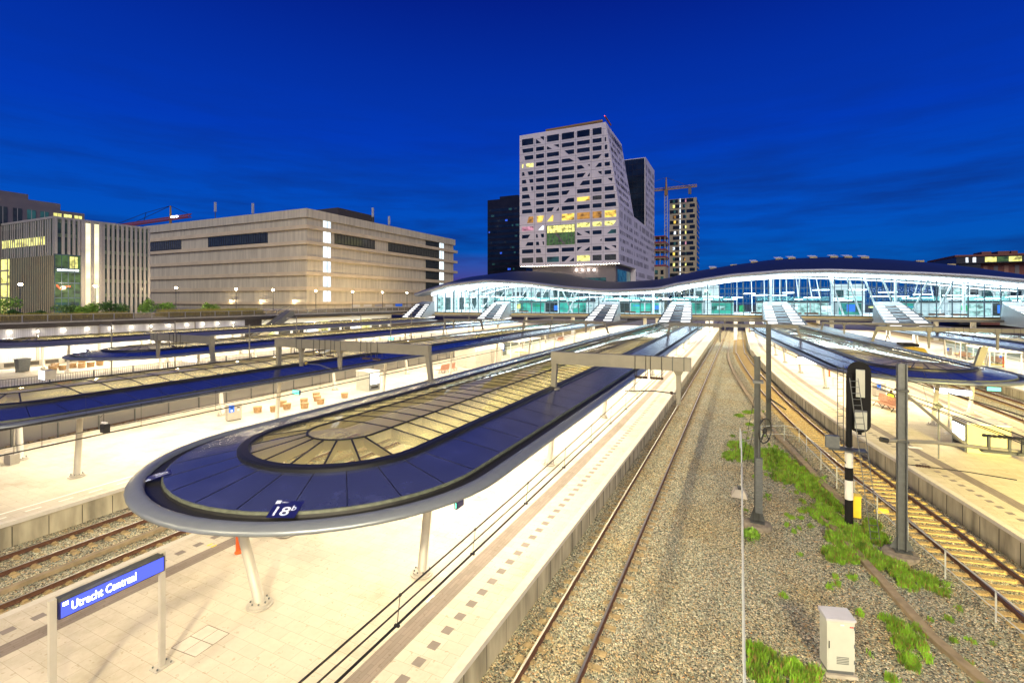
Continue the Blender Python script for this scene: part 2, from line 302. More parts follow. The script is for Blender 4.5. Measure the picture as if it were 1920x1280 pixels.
def interp(path, y):
    for (x0,y0),(x1,y1) in zip(path, path[1:]):
        if y0 <= y <= y1: return x0+(x1-x0)*(y-y0)/(y1-y0)
    return path[0][0] if y < path[0][1] else path[-1][0]
def smooth_path(pts, step=2.0):
    # Catmull-Rom through pts, resampled evenly
    P = [Vector(p) for p in pts]; P = [P[0]*2-P[1]]+P+[P[-1]*2-P[-2]]; o = []
    for i in range(1, len(P)-2):
        for k in range(24):
            t = k/24; a,b,c,d = P[i-1],P[i],P[i+1],P[i+2]
            o.append(.5*((2*b)+(c-a)*t+(2*a-5*b+4*c-d)*t*t+(3*b-a-3*c+d)*t**3))
    o.append(P[-2]); res = [o[0]]; acc = 0
    for a, b in zip(o, o[1:]):
        seg = (b-a).length
        while acc+seg >= step:
            f = (step-acc)/seg; a = a+(b-a)*f; res.append(a.copy()); seg = (b-a).length; acc = 0
        acc += seg
    return res

# ------------------------------------------------------------------ track alignments (x, y)
T3 = [(12.2,0),(10.9,8),(9.8,15),(8.95,21),(7.75,28.2),(6.85,33),(6.0,37.5),(5.0,43.5),(4.15,50),(3.35,57),(2.6,65),(1.5,80),(.5,98),(0,118),(0,240)]
T3s = [(p.x,p.y) for p in smooth_path([(a,b,0) for a,b in T3], 1.0)]
def off(path, d):
    o = []
    for i in range(len(path)):
        a = Vector(path[max(i-1,0)]); b = Vector(path[min(i+1,len(path)-1)]); t = (b-a).normalized(); o.append((path[i][0]+t.y*d, path[i][1]-t.x*d))
    return o
T1x = -4.66; TAx = -21.4; TBx = -25.55
E3 = off(T3s, 1.72)                       # left edge of the right-hand platform
E1 = [(-6.35,-5),(-6.3,10),(-6.12,22),(-5.98,35),(-5.98,240)]

# ------------------------------------------------------------------ ground sheet and ballast
struct(MB().quad((-700,-200,-.9),(700,-200,-.9),(700,1400,-.9),(-700,1400,-.9)).build('ground', 'soil'))
rng = np.random.default_rng(3)
def h_right(X, Y, xc3):
    d1 = np.abs(X-T1x); d3 = np.abs(X-xc3)
    z1 = np.where(d1 < 1.85, -.19-.04*np.clip(d1-1.3,0,1), -.21-np.clip((d1-1.85)*.85, 0, .6))
    z3 = np.where(d3 < 1.5, -.215, -.215-np.clip((d3-1.5)*.5, 0, .35))
    return np.maximum(np.maximum(z1, z3), -.62+.05*np.sin(X*1.3)+.04*np.sin(Y*.7+X))
def h_left(X, Y, _):
    return np.full_like(X, -.215)-.10*np.clip(np.abs(np.abs(X-(TAx+TBx)/2)-2.08)-1.4, 0, 1)
def grid(name, x0, x1, y0, y1, st, hf, m, amp, sty=None):
    xs = np.arange(x0, x1+1e-6, st); ys = np.arange(y0, y1+1e-6, sty or st); nx, ny = len(xs), len(ys)
    X, Y = np.meshgrid(xs, ys); xc = np.interp(Y, [p[1] for p in T3s], [p[0] for p in T3s])
    Z = hf(X, Y, xc)+rng.uniform(-amp, amp, X.shape); 
    X = X+rng.uniform(-.3,.3,X.shape)*st; Y = Y+rng.uniform(-.3,.3,Y.shape)*(sty or st)
    co = np.stack([X,Y,Z], -1).reshape(-1,3).astype(np.float32)
    i = (np.arange(ny-1)[:,None]*nx+np.arange(nx-1)[None,:]).reshape(-1)
    F = np.stack([i,i+1,i+1+nx,i+nx], -1).astype(np.int32)
    me = bpy.data.meshes.new(name); me.vertices.add(len(co)); me.vertices.foreach_set('co', co.ravel()); me.loops.add(F.size); me.loops.foreach_set('vertex_index', F.ravel())
    me.polygons.add(len(F)); me.polygons.foreach_set('loop_start', np.arange(0, F.size, 4, dtype=np.int32)); me.polygons.foreach_set('loop_total', np.full(len(F), 4, np.int32))
    me.update(); me.validate(); me.materials.append(MATS[m]); ob = bpy.data.objects.new(name, me); COL.objects.link(ob); return struct(ob)
grid('ballast', -6.6, 12.2, 8, 46, .05, h_right, 'gravel', .024)
grid('ballast', -6.6, 8.5, 46, 110, .13, h_right, 'gravel', .028)
grid('ballast', -6.6, 4.5, 110, 240, .6, h_right, 'gravel', .02)
grid('ballast', -28.2, -19.2, 6, 34, .07, h_left, 'gravel', .022)
for (a,b,c,d,z) in ((-28.2,-19.2,34,240,-.215),(-56,-41.5,2,240,-.25),(-75,-62,2,240,-.25),(-110,-89.5,2,240,-.25),(18,27.5,30,240,-.215),(40,60,40,240,-.25)):
    struct(MB().quad((a,c,z),(b,c,z),(b,d,z),(a,d,z)).build('ballast', 'gravel'))

# ------------------------------------------------------------------ railway tracks
RAILP = [(-.065,-.16),(.065,-.16),(.065,-.145),(.012,-.125),(.012,-.045),(.036,-.035),(.036,0),(-.036,0),(-.036,-.035),(-.012,-.045),(-.012,-.125),(-.065,-.145)]
TOPP = [(-.034,.0008),(.034,.0008),(.030,.004),(-.030,.004)]
def track(label, path, kind, ymax_ind, y0=0, group='railway tracks', nind=100):
    pts = [(x,y,0) for x,y in path if y >= y0]
    t = thing('railway_track', label, 'railway track', (pts[0][0], pts[0][1], -.2), group)
    for s in (-.753,.753):
        pp = [(x,y,0) for x,y in off([(a,b) for a,b,_ in pts], s)]
        rr = MB().sweep(pp, RAILP).build('rail', 'rust', t); MB().sweep(pp, TOPP).build('running_surface', 'railtop', rr)
    # sleepers
    P = smooth_path(pts, .6); me = None; rest = MB(); cnt = 0
    for i in range(1, len(P)-1):
        p = P[i]; d = (P[i+1]-P[i-1]); rz = math.atan2(d.y,d.x)-math.pi/2
        if cnt < nind and p.y < ymax_ind and p.y > 5:
            if me is None:
                q = MB()
                if kind == 'wood': q.cbox((0,0,-.235),(2.6,.24,.15))
                elif kind == 'duo':
                    for s in (-1,1): q.add([(s*.45,-.11,-.3),(s*1.2,-.14,-.3),(s*1.2,.14,-.3),(s*.45,.11,-.3),(s*.45,-.09,-.185),(s*1.16,-.11,-.165),(s*1.16,.11,-.165),(s*.45,.09,-.185)],[(0,3,2,1),(4,5,6,7),(0,1,5,4),(1,2,6,5),(2,3,7,6),(3,0,4,7)])
                for s in (-.753,.753): q.cbox((s,0,-.155),(.34,.14,.03)); q.cbox((s-.1,0,-.14),(.05,.1,.04)); q.cbox((s+.1,0,-.14),(.05,.1,.04))
                if kind == 'duo': q.cbox((0,0,-.24),(1.0,.05,.05))
                o = q.build('sleeper', 'sleeper_wood' if kind == 'wood' else 'sleeper_conc', t, local=True); me = o.data
            else:
                o = bpy.data.objects.new('sleeper', me); COL.objects.link(o); o.parent = t
            a = ORG[t.name]; o.location = (p.x-a[0], p.y-a[1], -a[2]); o.rotation_euler = (0,0,rz); cnt += 1
        elif p.y < 140:
            if kind == 'wood': rest.cbox((p.x,p.y,-.235),(2.6,.24,.15), rz)
            else:
                for s in (-.8,.8): rest.cbox((p.x+s*math.cos(rz),p.y+s*math.sin(rz),-.235),(.75,.22,.13), rz)
    if rest.v: stuff(rest.build('sleepers', 'sleeper_wood' if kind == 'wood' else 'sleeper_conc', t))
    return t
track('straight track with brown rails between the central platform and the gravel bed', [(T1x,y) for y in (0,20,60,120,240)], 'duo', 75)
track('curving track on yellow wooden sleepers beside the right-hand platform', T3s, 'wood', 75)
track('near track left of the central platform, partly under its edge', [(TAx,y) for y in (0,20,60,240)], 'duo', 40, 0, nind=60)
track('far track left of the central platform, below the stained platform wall', [(TBx,y) for y in (0,20,60,240)], 'duo', 40, 0, nind=60)
track('track behind the mesh screens of the second platform from the camera', [(-46,y) for y in (0,60,240)], 'duo', 20, 0, nind=1)
track('track between the railing and the blue canopy with the small lit strip', [(-65,y) for y in (0,60,240)], 'duo', 20, 0, nind=1)
track('first track right of the right-hand platform', [(21.2,30),(21.2,50),(20.4,65),(19.6,77),(18,95),(17,115),(17,240)], 'duo', 20, 0, nind=1)
track('second track right of the right-hand platform, below the far concrete edge', [(25.1,30),(25.1,55),(24.5,65),(23.6,77),(22,95),(21,115),(21,240)], 'duo', 20, 0, nind=1)

# ------------------------------------------------------------------ platforms
PZ = .8
def platform(name, lp, rp, y0, y1, m='pave', strips=True, lines='dark'):
    def clip(p): return [(interp(p,y0),y0)]+[q for q in p if y0 < q[1] < y1]+[(interp(p,y1),y1)]
    lp, rp = clip(lp), clip(rp); w = .28
    ys = sorted(set([q[1] for q in lp]+[q[1] for q in rp])); o = []
    A = [(interp(lp,y)+w, y) for y in ys]; B = [(interp(rp,y)-w, y) for y in ys]
    b = MB()
    for (a,c),(d,e) in zip(zip(A,A[1:]), zip(B,B[1:])): b.quad((a[0],a[1],PZ),(d[0],d[1],PZ),(e[0],e[1],PZ),(c[0],c[1],PZ))
    p = struct(b.build(name, m))
    for path, s in ((lp,1),(rp,-1)):
        P3 = [(x,y,PZ) for x,y in path]; k = s
        MB().sweep(P3, [(0,-.16),(0,.002),(k*w,.002),(k*w,-.16)] if k > 0 else [(k*w,-.16),(k*w,.002),(0,.002),(0,-.16)]).build('coping', 'coping', p)
        MB().sweep(P3, [(k*.07,-1.3),(k*.07,-.158),(k*.25,-.158),(k*.25,-1.3)] if k > 0 else [(k*.25,-1.3),(k*.25,-.158),(k*.07,-.158),(k*.07,-1.3)]).build('retaining_wall', 'wallconc', p)
        j = MB(); L0 = smooth_path([(x,y,0) for x,y in path if y < 75]+[(interp(path,75),75,0)], 1.2) if y0 < 70 else []
        for q in L0: j.cbox((q.x+k*.065, q.y, -.1), (.012,.02,1.3))
        if j.v: j.build('wall_joints', 'black', p)
        if strips:
            if lines == 'dark':
                MB().sweep([(x,y,PZ+.004) for x,y in off([q for q in path], k*2.1)], [(-.3,0),(.3,0)], closed=False).build('tactile_strip', 'tactile', p)
                d = MB(); dd = smooth_path([(x,y,0) for x,y in off(path, k*1.15) if y < 80], .66) if y0 < 60 else []
                for q, q2 in zip(dd, dd[1:]):
                    rz = math.atan2((q2-q).y,(q2-q).x)-math.pi/2; c, s_ = math.cos(rz), math.sin(rz)
                    d.quad(*[(q.x+a*c-b_*s_, q.y+a*s_+b_*c, PZ+.004) for a,b_ in ((-.14,-.15),(.14,-.15),(.14,.15),(-.14,.15))])
                if d.v: d.build('marking_tiles', 'dark_tile', p)
            else:
                MB().sweep([(x,y,PZ+.004) for x,y in off(path, k*1.35)], [(-.06,0),(.06,0)], closed=False).build('safety_line', 'white_line', p)
                d = MB(); y = max(y0,2)
                while y < min(y1, 110): x = interp(path,y)+k*.75; d.quad((x-.05,y,PZ+.004),(x+.05,y,PZ+.004),(x+.05,y+.55,PZ+.004),(x-.05,y+.55,PZ+.004)); y += 1.15
                d.build('dashed_line', 'white_line', p)
    return p
def dens(p, st=4):
    o = []
    for (x0,y0),(x1,y1) in zip(p,p[1:]):
        n = max(1,int((y1-y0)/st)); o += [(x0+(x1-x0)*k/n, y0+(y1-y0)*k/n) for k in range(n)]
    return o+[p[-1]]
platform('platform', dens([(-19.75,-5),(-19.75,240)],20), dens(E1,20), -5, 240)
platform('platform', dens([(-40.6,-5),(-41.6,14),(-42.4,26),(-41.9,38),(-41.9,240)],20), dens([(-27.65,-5),(-27.65,240)],20), -5, 240, lines='white')
platform('platform', dens([(-63.6,-5),(-63.6,240)],40), dens([(-50.2,-5),(-50.2,240)],40), -5, 240, lines='white')
platform('platform', dens([(-89.2,-5),(-89.2,240)],40), dens([(-68.2,-5),(-68.2,240)],40), -5, 240, lines='white', strips=False)
E3r = dens([(19.3,0),(19.3,50),(18.6,65),(17.8,77),(16.2,95),(15.3,115),(15.3,240)],6)
platform('platform', E3, E3r, 2, 240, m='pave_yellow')
platform('platform', dens([(26.9,30),(26.9,60),(25.9,77),(24,98),(23,115),(23,240)],8), dens([(41,30),(41,240)],40), 30, 240)
platform('platform', dens([(52,30),(52,240)],20), dens([(66,30),(66,240)],40), 30, 240)

# ------------------------------------------------------------------ canopies
PROF = [(6.4,4.52),(5.40,4.70),(3.45,4.98),(3.10,5.06),(1.3,5.33),(0,5.38)]
def prof_z(o):
    o = abs(o)
    for (a,za),(b,zb) in zip(PROF,PROF[1:]):
        if b <= o <= a: return zb+(za-zb)*(o-b)/(a-b)
    return 4.5
class Line:   # canopy centre line, near end first
    def __init__(s, pts, st): s.P = smooth_path([(x,y,0) for x,y in pts], st); s.c = s.P[0]; d = (s.P[1]-s.P[0]).normalized(); s.d = d; s.r = Vector((d.y,-d.x,0))
    def rgt(s, i): a = s.P[max(i-1,0)]; b = s.P[min(i+1,len(s.P)-1)]; d = (b-a).normalized(); return Vector((d.y,-d.x,0))
    def pt(s, i, o): q = s.P[i]+s.rgt(i)*o; return q
    def ring(s, o, z, K=28):
        n = len(s.P); out = [s.pt(i,-o) for i in range(n-1,0,-1)]
        for k in range(K+1):
            t = math.pi*k/K; out.append(s.c - s.r*o*math.cos(t) - s.d*o*math.sin(t))
        out += [s.pt(i,o) for i in range(1,n)]; return [(q.x,q.y,z) for q in out]
def strip(mb, ln, prof):
    rs = [ln.ring(o,z) for o,z in prof]; b0 = len(mb.v); n = len(rs[0])
    for r in rs: mb.v += r
    for j in range(len(rs)-1):
        for k in range(n-1): mb.f.append((b0+j*n+k, b0+j*n+k+1, b0+(j+1)*n+k+1, b0+(j+1)*n+k))
    return mb
def bar(mb, pts, w, h, side=None):   # rectangular bar along pts, w wide, hanging h down
    P = [Vector(p) for p in pts]; b0 = len(mb.v); m = len(P)
    for i, p in enumerate(P):
        d = P[min(i+1,m-1)]-P[max(i-1,0)]; d.z = 0; d.normalize(); r = Vector((d.y,-d.x,0))*w/2
        for q in (p-r, p+r, p+r-Vector((0,0,h)), p-r-Vector((0,0,h))): mb.v.append(tuple(q))
    for i in range(m-1):
        for k in range(4): mb.f.append((b0+i*4+k, b0+i*4+(k+1)%4, b0+(i+1)*4+(k+1)%4, b0+(i+1)*4+k))
    mb.f.append((b0,b0+1,b0+2,b0+3)); mb.f.append((b0+(m-1)*4+3,b0+(m-1)*4+2,b0+(m-1)*4+1,b0+(m-1)*4)); return mb
def canopy(label, pts, st, cols, light, ribs=1, nrad=12, deck='roofblue'):
    ln = Line(pts, st); c = ln.c; t = thing('platform_canopy', label, 'platform canopy', (c.x,c.y,PZ), 'station platform canopies')
    strip(MB(), ln, [(5.86,4.56),(5.89,4.66),(5.98,4.69),(6.14,4.665),(6.28,4.61),(6.34,4.55),(6.32,4.49),(6.2,4.44),(5.9,4.40)]).build('rim', 'rim', t, smooth=True)
    strip(MB(), ln, [(5.88,4.58),(5.86,4.54),(5.48,4.54),(5.46,4.64)]).build('gutter', 'gutter', t)
    strip(MB(), ln, [(5.47,4.62),(5.45,4.68),(5.41,4.698)]).build('gutter_trim', 'trim_green', t)
    pn_mb = strip(MB(), ln, [(o_,prof_z(o_)) for o_ in (5.42,5.0,4.2,3.45)])
    strip(MB(), ln, [(3.47,4.96),(3.46,5.08),(3.36,5.12),(3.14,5.13),(3.08,5.07),(3.08,4.9)]).build('skylight_frame', 'blackframe', t)
    strip(MB(), ln, [(3.1,5.05),(2.3,5.20),(1.3,5.32),(.6,5.37),(.02,5.38)]).build('glazing', 'canopy_glass', t, smooth=True)
    strip(MB(), ln, [(5.9,4.40),(4.5,4.44),(3.06,4.5),(3.0,4.95)]).build('soffit', 'soffit', t)
    n = len(ln.P); sm = MB()
    for i in range(0, n, max(1,round(1.9/st))):
        for s in (-1,1): bar(sm, [(*ln.pt(i,s*o)[:2], prof_z(o)+.007) for o in (3.46,4.2,5.0,5.40)], .028, .004)
    for k in range(1,nrad):
        a = math.pi*k/nrad; v = -ln.r*math.cos(a)-ln.d*math.sin(a); bar(sm, [(*(ln.c+v*o)[:2], prof_z(o)+.007) for o in (3.46,4.2,5.0,5.40)], .028, .004)
    k0 = len(pn_mb.f); pn_mb.add(sm.v, sm.f); pn = pn_mb.build('roof_panels', deck, t, smooth=True); pn.data.materials.append(MATS['blackframe'])
    pn.data.polygons.foreach_set('material_index', [0]*k0+[1]*(len(pn_mb.f)-k0))
    top = MB(); fin = MB()
    for i in range(1, n, ribs):
        os_ = (-3.1,-2.3,-1.3,-.6,0,.6,1.3,2.3,3.1); P = [(*ln.pt(i,o)[:2], prof_z(o)+.02) for o in os_]; bar(top, P, .055, .03)
        bar(fin, [(x,y,z-.04) for x,y,z in P], .05, .40)
    for k in range(1,9):
        a = math.pi*k/9+.05; v = -ln.r*math.cos(a)-ln.d*math.sin(a); P = [(*(ln.c+v*o)[:2], prof_z(o)+.02) for o in (1.3,2.3,3.08)]; bar(top, P, .055, .03); bar(fin, [(x,y,z-.04) for x,y,z in P], .05, .30)
    bar(top, ln.ring(1.3, prof_z(1.3)+.025), .06, .04); top.build('glazing_bars', 'blackframe', t)
    bar(fin, ln.ring(1.3, prof_z(1.3)-.03), .12, .32); fin.build('roof_beams', 'fin', t)
    # columns
    for (bx,by,tx,ty) in cols:
        q = MB().tube([(bx,by,PZ+.12),(bx+(tx-bx)*.5,by+(ty-by)*.5,2.7),(tx,ty,4.55)], .155, 14, .13).build('column', 'paintgrey', t, smooth=True)
        MB().lathe((bx,by,PZ+.02), [(.38,0),(.38,.04),(.30,.05),(.30,.12),(.20,.14)], 18).build('base_plate', 'paintgrey', q)
        bo = MB()
        for k in range(8): a = k*math.pi/4; bo.lathe((bx+.25*math.cos(a),by+.25*math.sin(a),PZ+.13), [(.025,0),(.025,.06)], 6)
        bo.build('anchor_bolts', 'galv', q)
    # strip luminaires under the soffit
    lum = MB()
    for s in (-1,1):
        idx = list(range(0,n,max(1,int(12/st))))
        if idx[-1] != n-1: idx.append(n-1)
        for a, b in zip(idx, idx[1:]):
            A, B = ln.pt(a,s*2.3), ln.pt(b,s*2.3); M = (A+B)/2; d = B-A; Lg = d.length
            bar(lum, [(A.x,A.y,4.40),(B.x,B.y,4.40)], .14, .06)
            if light:
                O = M + (ln.rgt(a)*s*2.75); area('canopy_edge_fill', (O.x,O.y,4.36), .12, Lg*.96, light*.5*Lg, (1,.84,.52), rot=(0,-s*R(32),math.atan2(d.y,d.x)-math.pi/2))  # added outward fill without a fitting, brightens the ballast beside the platform
            if light: area('canopy_up_fill', (M.x,M.y,4.46), .2, Lg*.96, light*.16*Lg, rot=(math.pi,0,-(math.atan2(d.y,d.x)-math.pi/2)))  # added upward fill, brightens roof beams and glazing from below
            if light: area('canopy_strip_light', (M.x,M.y,4.32), .2, Lg*.96, light*Lg, rz=math.atan2(d.y,d.x)-math.pi/2)
    lum.build('luminaire', 'white', t)
    return ln, t
def rows(xc, off_, ys, end=None, lean=.4):
    o = []
    for y in ys:
        for s in (-1,1): o.append((xc+s*off_, y, xc+s*(off_+lean), y))
    return o
WP = 62.0
c18 = [(-13.2,10.0,-14.0,9.6)]+rows(-13,3.25,[13.5,25.6,37.7,49.5,61.5,73.5,85.5,97.5,108])
ln18, can18 = canopy('large dark blue canopy with rounded end and yellow-lit glass over the central platform', [(-13.08,13.4),(-13,40),(-13,112)], .95, c18, WP)
canopy('long blue canopy second from the camera, cut by the left frame edge', [(-34.7,12),(-34.7,112)], 1.5, rows(-34.7,3.15,[13.2,25.3,37.3,49.3,61.3,73.3,85.3,97.3,109]), WP, 1)
canopy('dark canopy whose pointed end lies right of the small blue info screen', [(-56.9,29.5),(-56.9,112)], 1.7, rows(-56.9,3.2,[33,45,57,69,81,93,105]), WP, 1)
canopy('farthest left canopy with roof band tinted brown-grey for lamp light, in front of the white corrugated wall', [(-82,30),(-82,112)], 2.0, rows(-82,3.2,[32,44,56,68,80,92,104]), WP, 1, deck='rooflamplit')
C3 = [(12.6,47.7),(11.6,59),(10.4,71.5),(9.4,82),(8.6,93),(7.7,112)]
c3l = [(8.8,48.6)]+[(8.23,60.1),(7.03,71.5),(6.09,82.2),(5.53,92.7),(4.9,104)]; c3r = [(12.97,45.76),(17.04,51.8),(15.2,63),(13.9,74.5),(12.9,85.5),(12,96.5),(11.4,108)]
canopy('curved blue canopy over the right-hand platform behind the masts', C3, .95, [(x,y,x-.4,y) for x,y in c3l]+[(x,y,x+.35,y) for x,y in c3r], WP)
C4 = [(36,52),(34.2,70),(33.4,84),(32.2,98),(31,112)]
canopy('pale blue canopy at the right frame edge beyond two tracks', C4, 1.2, [(interp([(a,b) for a,b in C4],y)+s*3.1,y,interp([(a,b) for a,b in C4],y)+s*3.5,y) for y in (64,75,86,97,107) for s in (-1,1)], WP*1.3)
canopy('farthest right canopy, mostly hidden behind the pale blue one', [(59,60),(58,85),(57,112)], 2.2, rows(58.6,3.1,[66,80,95]), WP)

# track signs painted on the central canopy's roof
def roofsurf(x, y, lift=.012):
    q = Vector((x,y,0))-ln18.c; a = q.dot(ln18.d); o = abs(q.dot(ln18.r)) if a > 0 else q.length
    return (x, y, prof_z(o)+lift)
def quadfn(p00, p10, p11, p01, lift=.012):
    def f(u, v):
        x = (p00[0]*(1-u)+p10[0]*u)*(1-v)+(p01[0]*(1-u)+p11[0]*u)*v; y = (p00[1]*(1-u)+p10[1]*u)*(1-v)+(p01[1]*(1-u)+p11[1]*u)*v
        return roofsurf(x,y,lift)
    return f
CAMH = 10.07; _t = R(TH); _c, _s = math.cos(_t), math.sin(_t)
def survey(px, py, z):   # photo measurement -> point on a plane of known height
    d = 905*(CAMH-z)/(py-563); r = (px-960)*d/905; return (r*_c-d*_s, r*_s+d*_c)
def onroof(px, py):
    z = 4.75
    for _ in range(12): x, y = survey(px,py,z); z = roofsurf(x,y,0)[2]
    return (x,y)
def roof_sign(pts, num, word, flip):
    fn = quadfn(*[onroof(*p) for p in pts]); g = MB(); n = 6
    for i in range(n):
        for j in range(n): g.quad(fn(i/n,j/n),fn((i+1)/n,j/n),fn((i+1)/n,(j+1)/n),fn(i/n,(j+1)/n))
    s = g.build('track_sign', 'signblue', can18); f2 = lambda u,v: tuple(Vector(fn(u,v))+Vector((0,0,.008)))
    a = MB(); v1, f1 = text_on(num, f2, .17, .70, .10, .62); a.add(v1, f1); v1, f1 = text_on('b', f2, .72, .88, .40, .72); a.add(v1, f1); v1, f1 = text_on(word, f2, .23, .48, .82, .92); a.add(v1, f1)
    a.quad(f2(.02,.80),f2(.20,.80),f2(.20,1),f2(.02,1)); a.build('sign_lettering', 'signwhite', s)
roof_sign([(498,971),(551.5,971.5),(571.5,940.5),(519,939)], '18', 'spoor', 0)
roof_sign([(322,888),(319,880),(272,895),(273,904)], '18', 'spoor', 1)

# ------------------------------------------------------------------ overhead line gantries
def gantry(label, x0, x1, y, drops, zb=6.9, legz=(4.9,4.9), lean=(0.0,0.0), depth=.62, ins=(), right_leg=True, left_leg=True, w=.42):
    t = thing('catenary_gantry', label, 'catenary gantry', (x0,y,legz[0]), 'overhead line gantries')
    MB().box(x0-.2,y-w/2,zb,x1+.2,y+w/2,zb+depth).build('beam', 'gantry', t)
    for ok, x, lz, le in ((left_leg,x0,legz[0],lean[0]),(right_leg,x1,legz[1],lean[1])):
        if not ok: continue
        q = MB(); q.add([(x+le-.13,y-.13,lz),(x+le+.13,y-.13,lz),(x+le+.13,y+.13,lz),(x+le-.13,y+.13,lz),(x-.16,y-.16,zb+depth-.01),(x+.16,y-.16,zb+depth-.01),(x+.16,y+.16,zb+depth-.01),(x-.16,y+.16,zb+depth-.01)],[(0,3,2,1),(4,5,6,7),(0,1,5,4),(1,2,6,5),(2,3,7,6),(3,0,4,7)])
        p = q.build('leg', 'gantry', t); MB().lathe((x+le,y,lz+.01), [(.36,0),(.36,.06),(.22,.08)], 14).build('base_plate', 'gantry', p)
    for dx, bot in drops:
        q = MB(); q.add([(dx-.10,y-.10,bot),(dx+.10,y-.10,bot),(dx+.10,y+.10,bot),(dx-.10,y+.10,bot),(dx-.12,y-.12,zb-.25),(dx+.12,y-.12,zb-.25),(dx+.12,y+.12,zb-.25),(dx-.12,y+.12,zb-.25)],[(0,3,2,1),(4,5,6,7),(0,1,5,4),(1,2,6,5),(2,3,7,6),(3,0,4,7)])
        q.add([(dx-.12,y-.12,zb-.25),(dx+.12,y-.12,zb-.25),(dx+.12,y+.12,zb-.25),(dx-.12,y+.12,zb-.25),(dx-.26,y-.2,zb+.01),(dx+.26,y-.2,zb+.01),(dx+.26,y+.2,zb+.01),(dx-.26,y+.2,zb+.01)],[(0,3,2,1),(4,5,6,7),(0,1,5,4),(1,2,6,5),(2,3,7,6),(3,0,4,7)])
        p = q.build('drop_post', 'gantry', t)
        st = MB(); st.box(dx-.30,y-w/2-.02,zb-.02,dx-.26,y+w/2+.02,zb+depth+.02); st.box(dx+.26,y-w/2-.02,zb-.02,dx+.30,y+w/2+.02,zb+depth+.02); st.build('clamp', 'mastgrey', p)
    for ix in ins:
        q = MB()
        for a in (-.28,.28):
            q.tube([(ix+a,y-w/2-.03,zb+depth+.05),(ix+a,y-w/2-.03,zb-.45)], .018, 6); q.tube([(ix+a,y+w/2+.03,zb+depth+.05),(ix+a,y+w/2+.03,zb-.45)], .018, 6)
        q.box(ix-.34,y-.05,zb-.50,ix+.34,y+.05,zb-.44)
        p = q.build('hanger', 'darkmetal', t); b = MB()
        for k in range(5): b.lathe((ix-.26+.13*k,y,zb-.47), [(.03,-.07),(.07,-.05),(.07,-.02),(.03,0),(.07,.02),(.07,.05),(.03,.07)], 8)
        b.build('insulator', 'copper', p)
    return t
gantry('grey gantry with drop post standing on the central canopy, nearest the camera', -9.6, -2.45, 26.2, [(-2.85,4.7)], 6.45, (4.96,0), (-.1,0), .68, (-4.75,-3.95), right_leg=False)
gantry('grey gantry spanning from the central canopy to the second canopy', -31.8, -18.15, 25.7, [(-25.6,5.2),(-29.4,5.2)], 6.55, (4.95,4.9), (0,.3), .66, (-27.6,-26.5,-23.2,-22.3))
gantry('grey gantry above the pointed end of the dark third canopy', -47.6, -39.6, 25.5, [(-47.0,4.95)], 6.5, (4.95,4.95), (0,.3), .62, (-44.6,-43.6), left_leg=False)
gantry('gantry crossing both tracks and gravel bed in front of the station hall', -9.2, 6.8, 74, [(-2.5,4.2)], 6.35, (4.95,5.0), (-.3,.5), .45, (-5.2,1.5))
gantry('gantry above the second canopy in front of the second stair hood', -32.6, -19, 74, [(-28,5.0),(-22,5.0)], 6.35, (4.95,4.95), (-.3,.6), .42, (-25.5,))
gantry('gantry in front of the hall above the dark third canopy', -48.3, -41, 74, [(-46.5,5.0)], 6.35, (4.95,4.95), (-.2,.5), .42, ())
gantry('gantry over the right-hand tracks with two hangers and drop posts', 15.6, 33.0, 74, [(20.6,4.3),(26.8,4.3)], 6.35, (4.9,4.95), (-.6,.4), .48, (22.6,24,28.4,29.6))
gantry('slim gantry under the hall edge above both middle tracks', -8.3, 4.3, 98, [(-2.5,4.4)], 6.2, (4.95,5.0), (-.3,.4), .34, ())
gantry('slim gantry near the yellow train in front of the hall edge', 13, 27.8, 98, [(16,4.4),(22,4.4)], 6.0, (4.95,4.95), (-.3,.6), .36, ())
gantry('short slim gantry beam left of the third stair hood', -43, -36.7, 98, [], 6.3, (4.95,4.95), (-.3,.3), .36, ())
# cantilever arm of the nearest gantry
def wires(label, segs, group='overhead contact wires', r=.014, name='overhead_wire'):
    t = thing(name, label, 'overhead wire', segs[0][0], group); ms, cn, dr = segs
    MB().tube(ms, r, 5).build('messenger_wire', 'wire', t); MB().tube(cn, r, 5).build('contact_wire', 'wire', t)
    return t
def lerp_path(P, y):
    for a, b in zip(P, P[1:]):
        if a[1] <= y <= b[1]: f = (y-a[1])/(b[1]-a[1]); return tuple(a[k]+(b[k]-a[k])*f for k in range(3))
    return P[-1]
def catenary(label, ms, cn, ys, r=.014):
    t = thing('overhead_wire', label, 'overhead wire', ms[0], 'overhead contact wires')
    MB().tube(ms, r*1.1, 5).build('messenger_wire', 'wire', t); MB().tube(cn, r, 5).build('contact_wire', 'wire', t)
    MB().tube([(x-.06,y,z-.04) for x,y,z in cn], r*.8, 5).build('contact_wire', 'wire', t); MB().tube([(x-.02,y,z+.2) for x,y,z in cn], r, 5).build('feeder_wire', 'wire', t)
    for y in ys:
        a, b = lerp_path(ms,y), lerp_path(cn,y); q = MB().tube([a,b], .006, 4); q.cbox(a,(.03,.04,.04)); q.cbox(b,(.09,.04,.03)); q.build('dropper', 'wire', t)
catenary('black wires with droppers above the straight track by the central platform', [(-4.66,-2,5.70),(-4.66,4,5.60),(-4.66,10,5.62),(-4.66,20,5.8),(-4.66,26.2,6.0),(-4.66,74,6.3),(-4.6,112,6.2)], [(-4.72,-2,5.13),(-4.72,12,5.12),(-4.66,26.2,5.15),(-4.7,74,5.2),(-4.6,112,5.2)], (3.6,5.9,8.2,10.8,13.6,16.4,19.2,22,24.6,31,37,43,49,55,61,67))
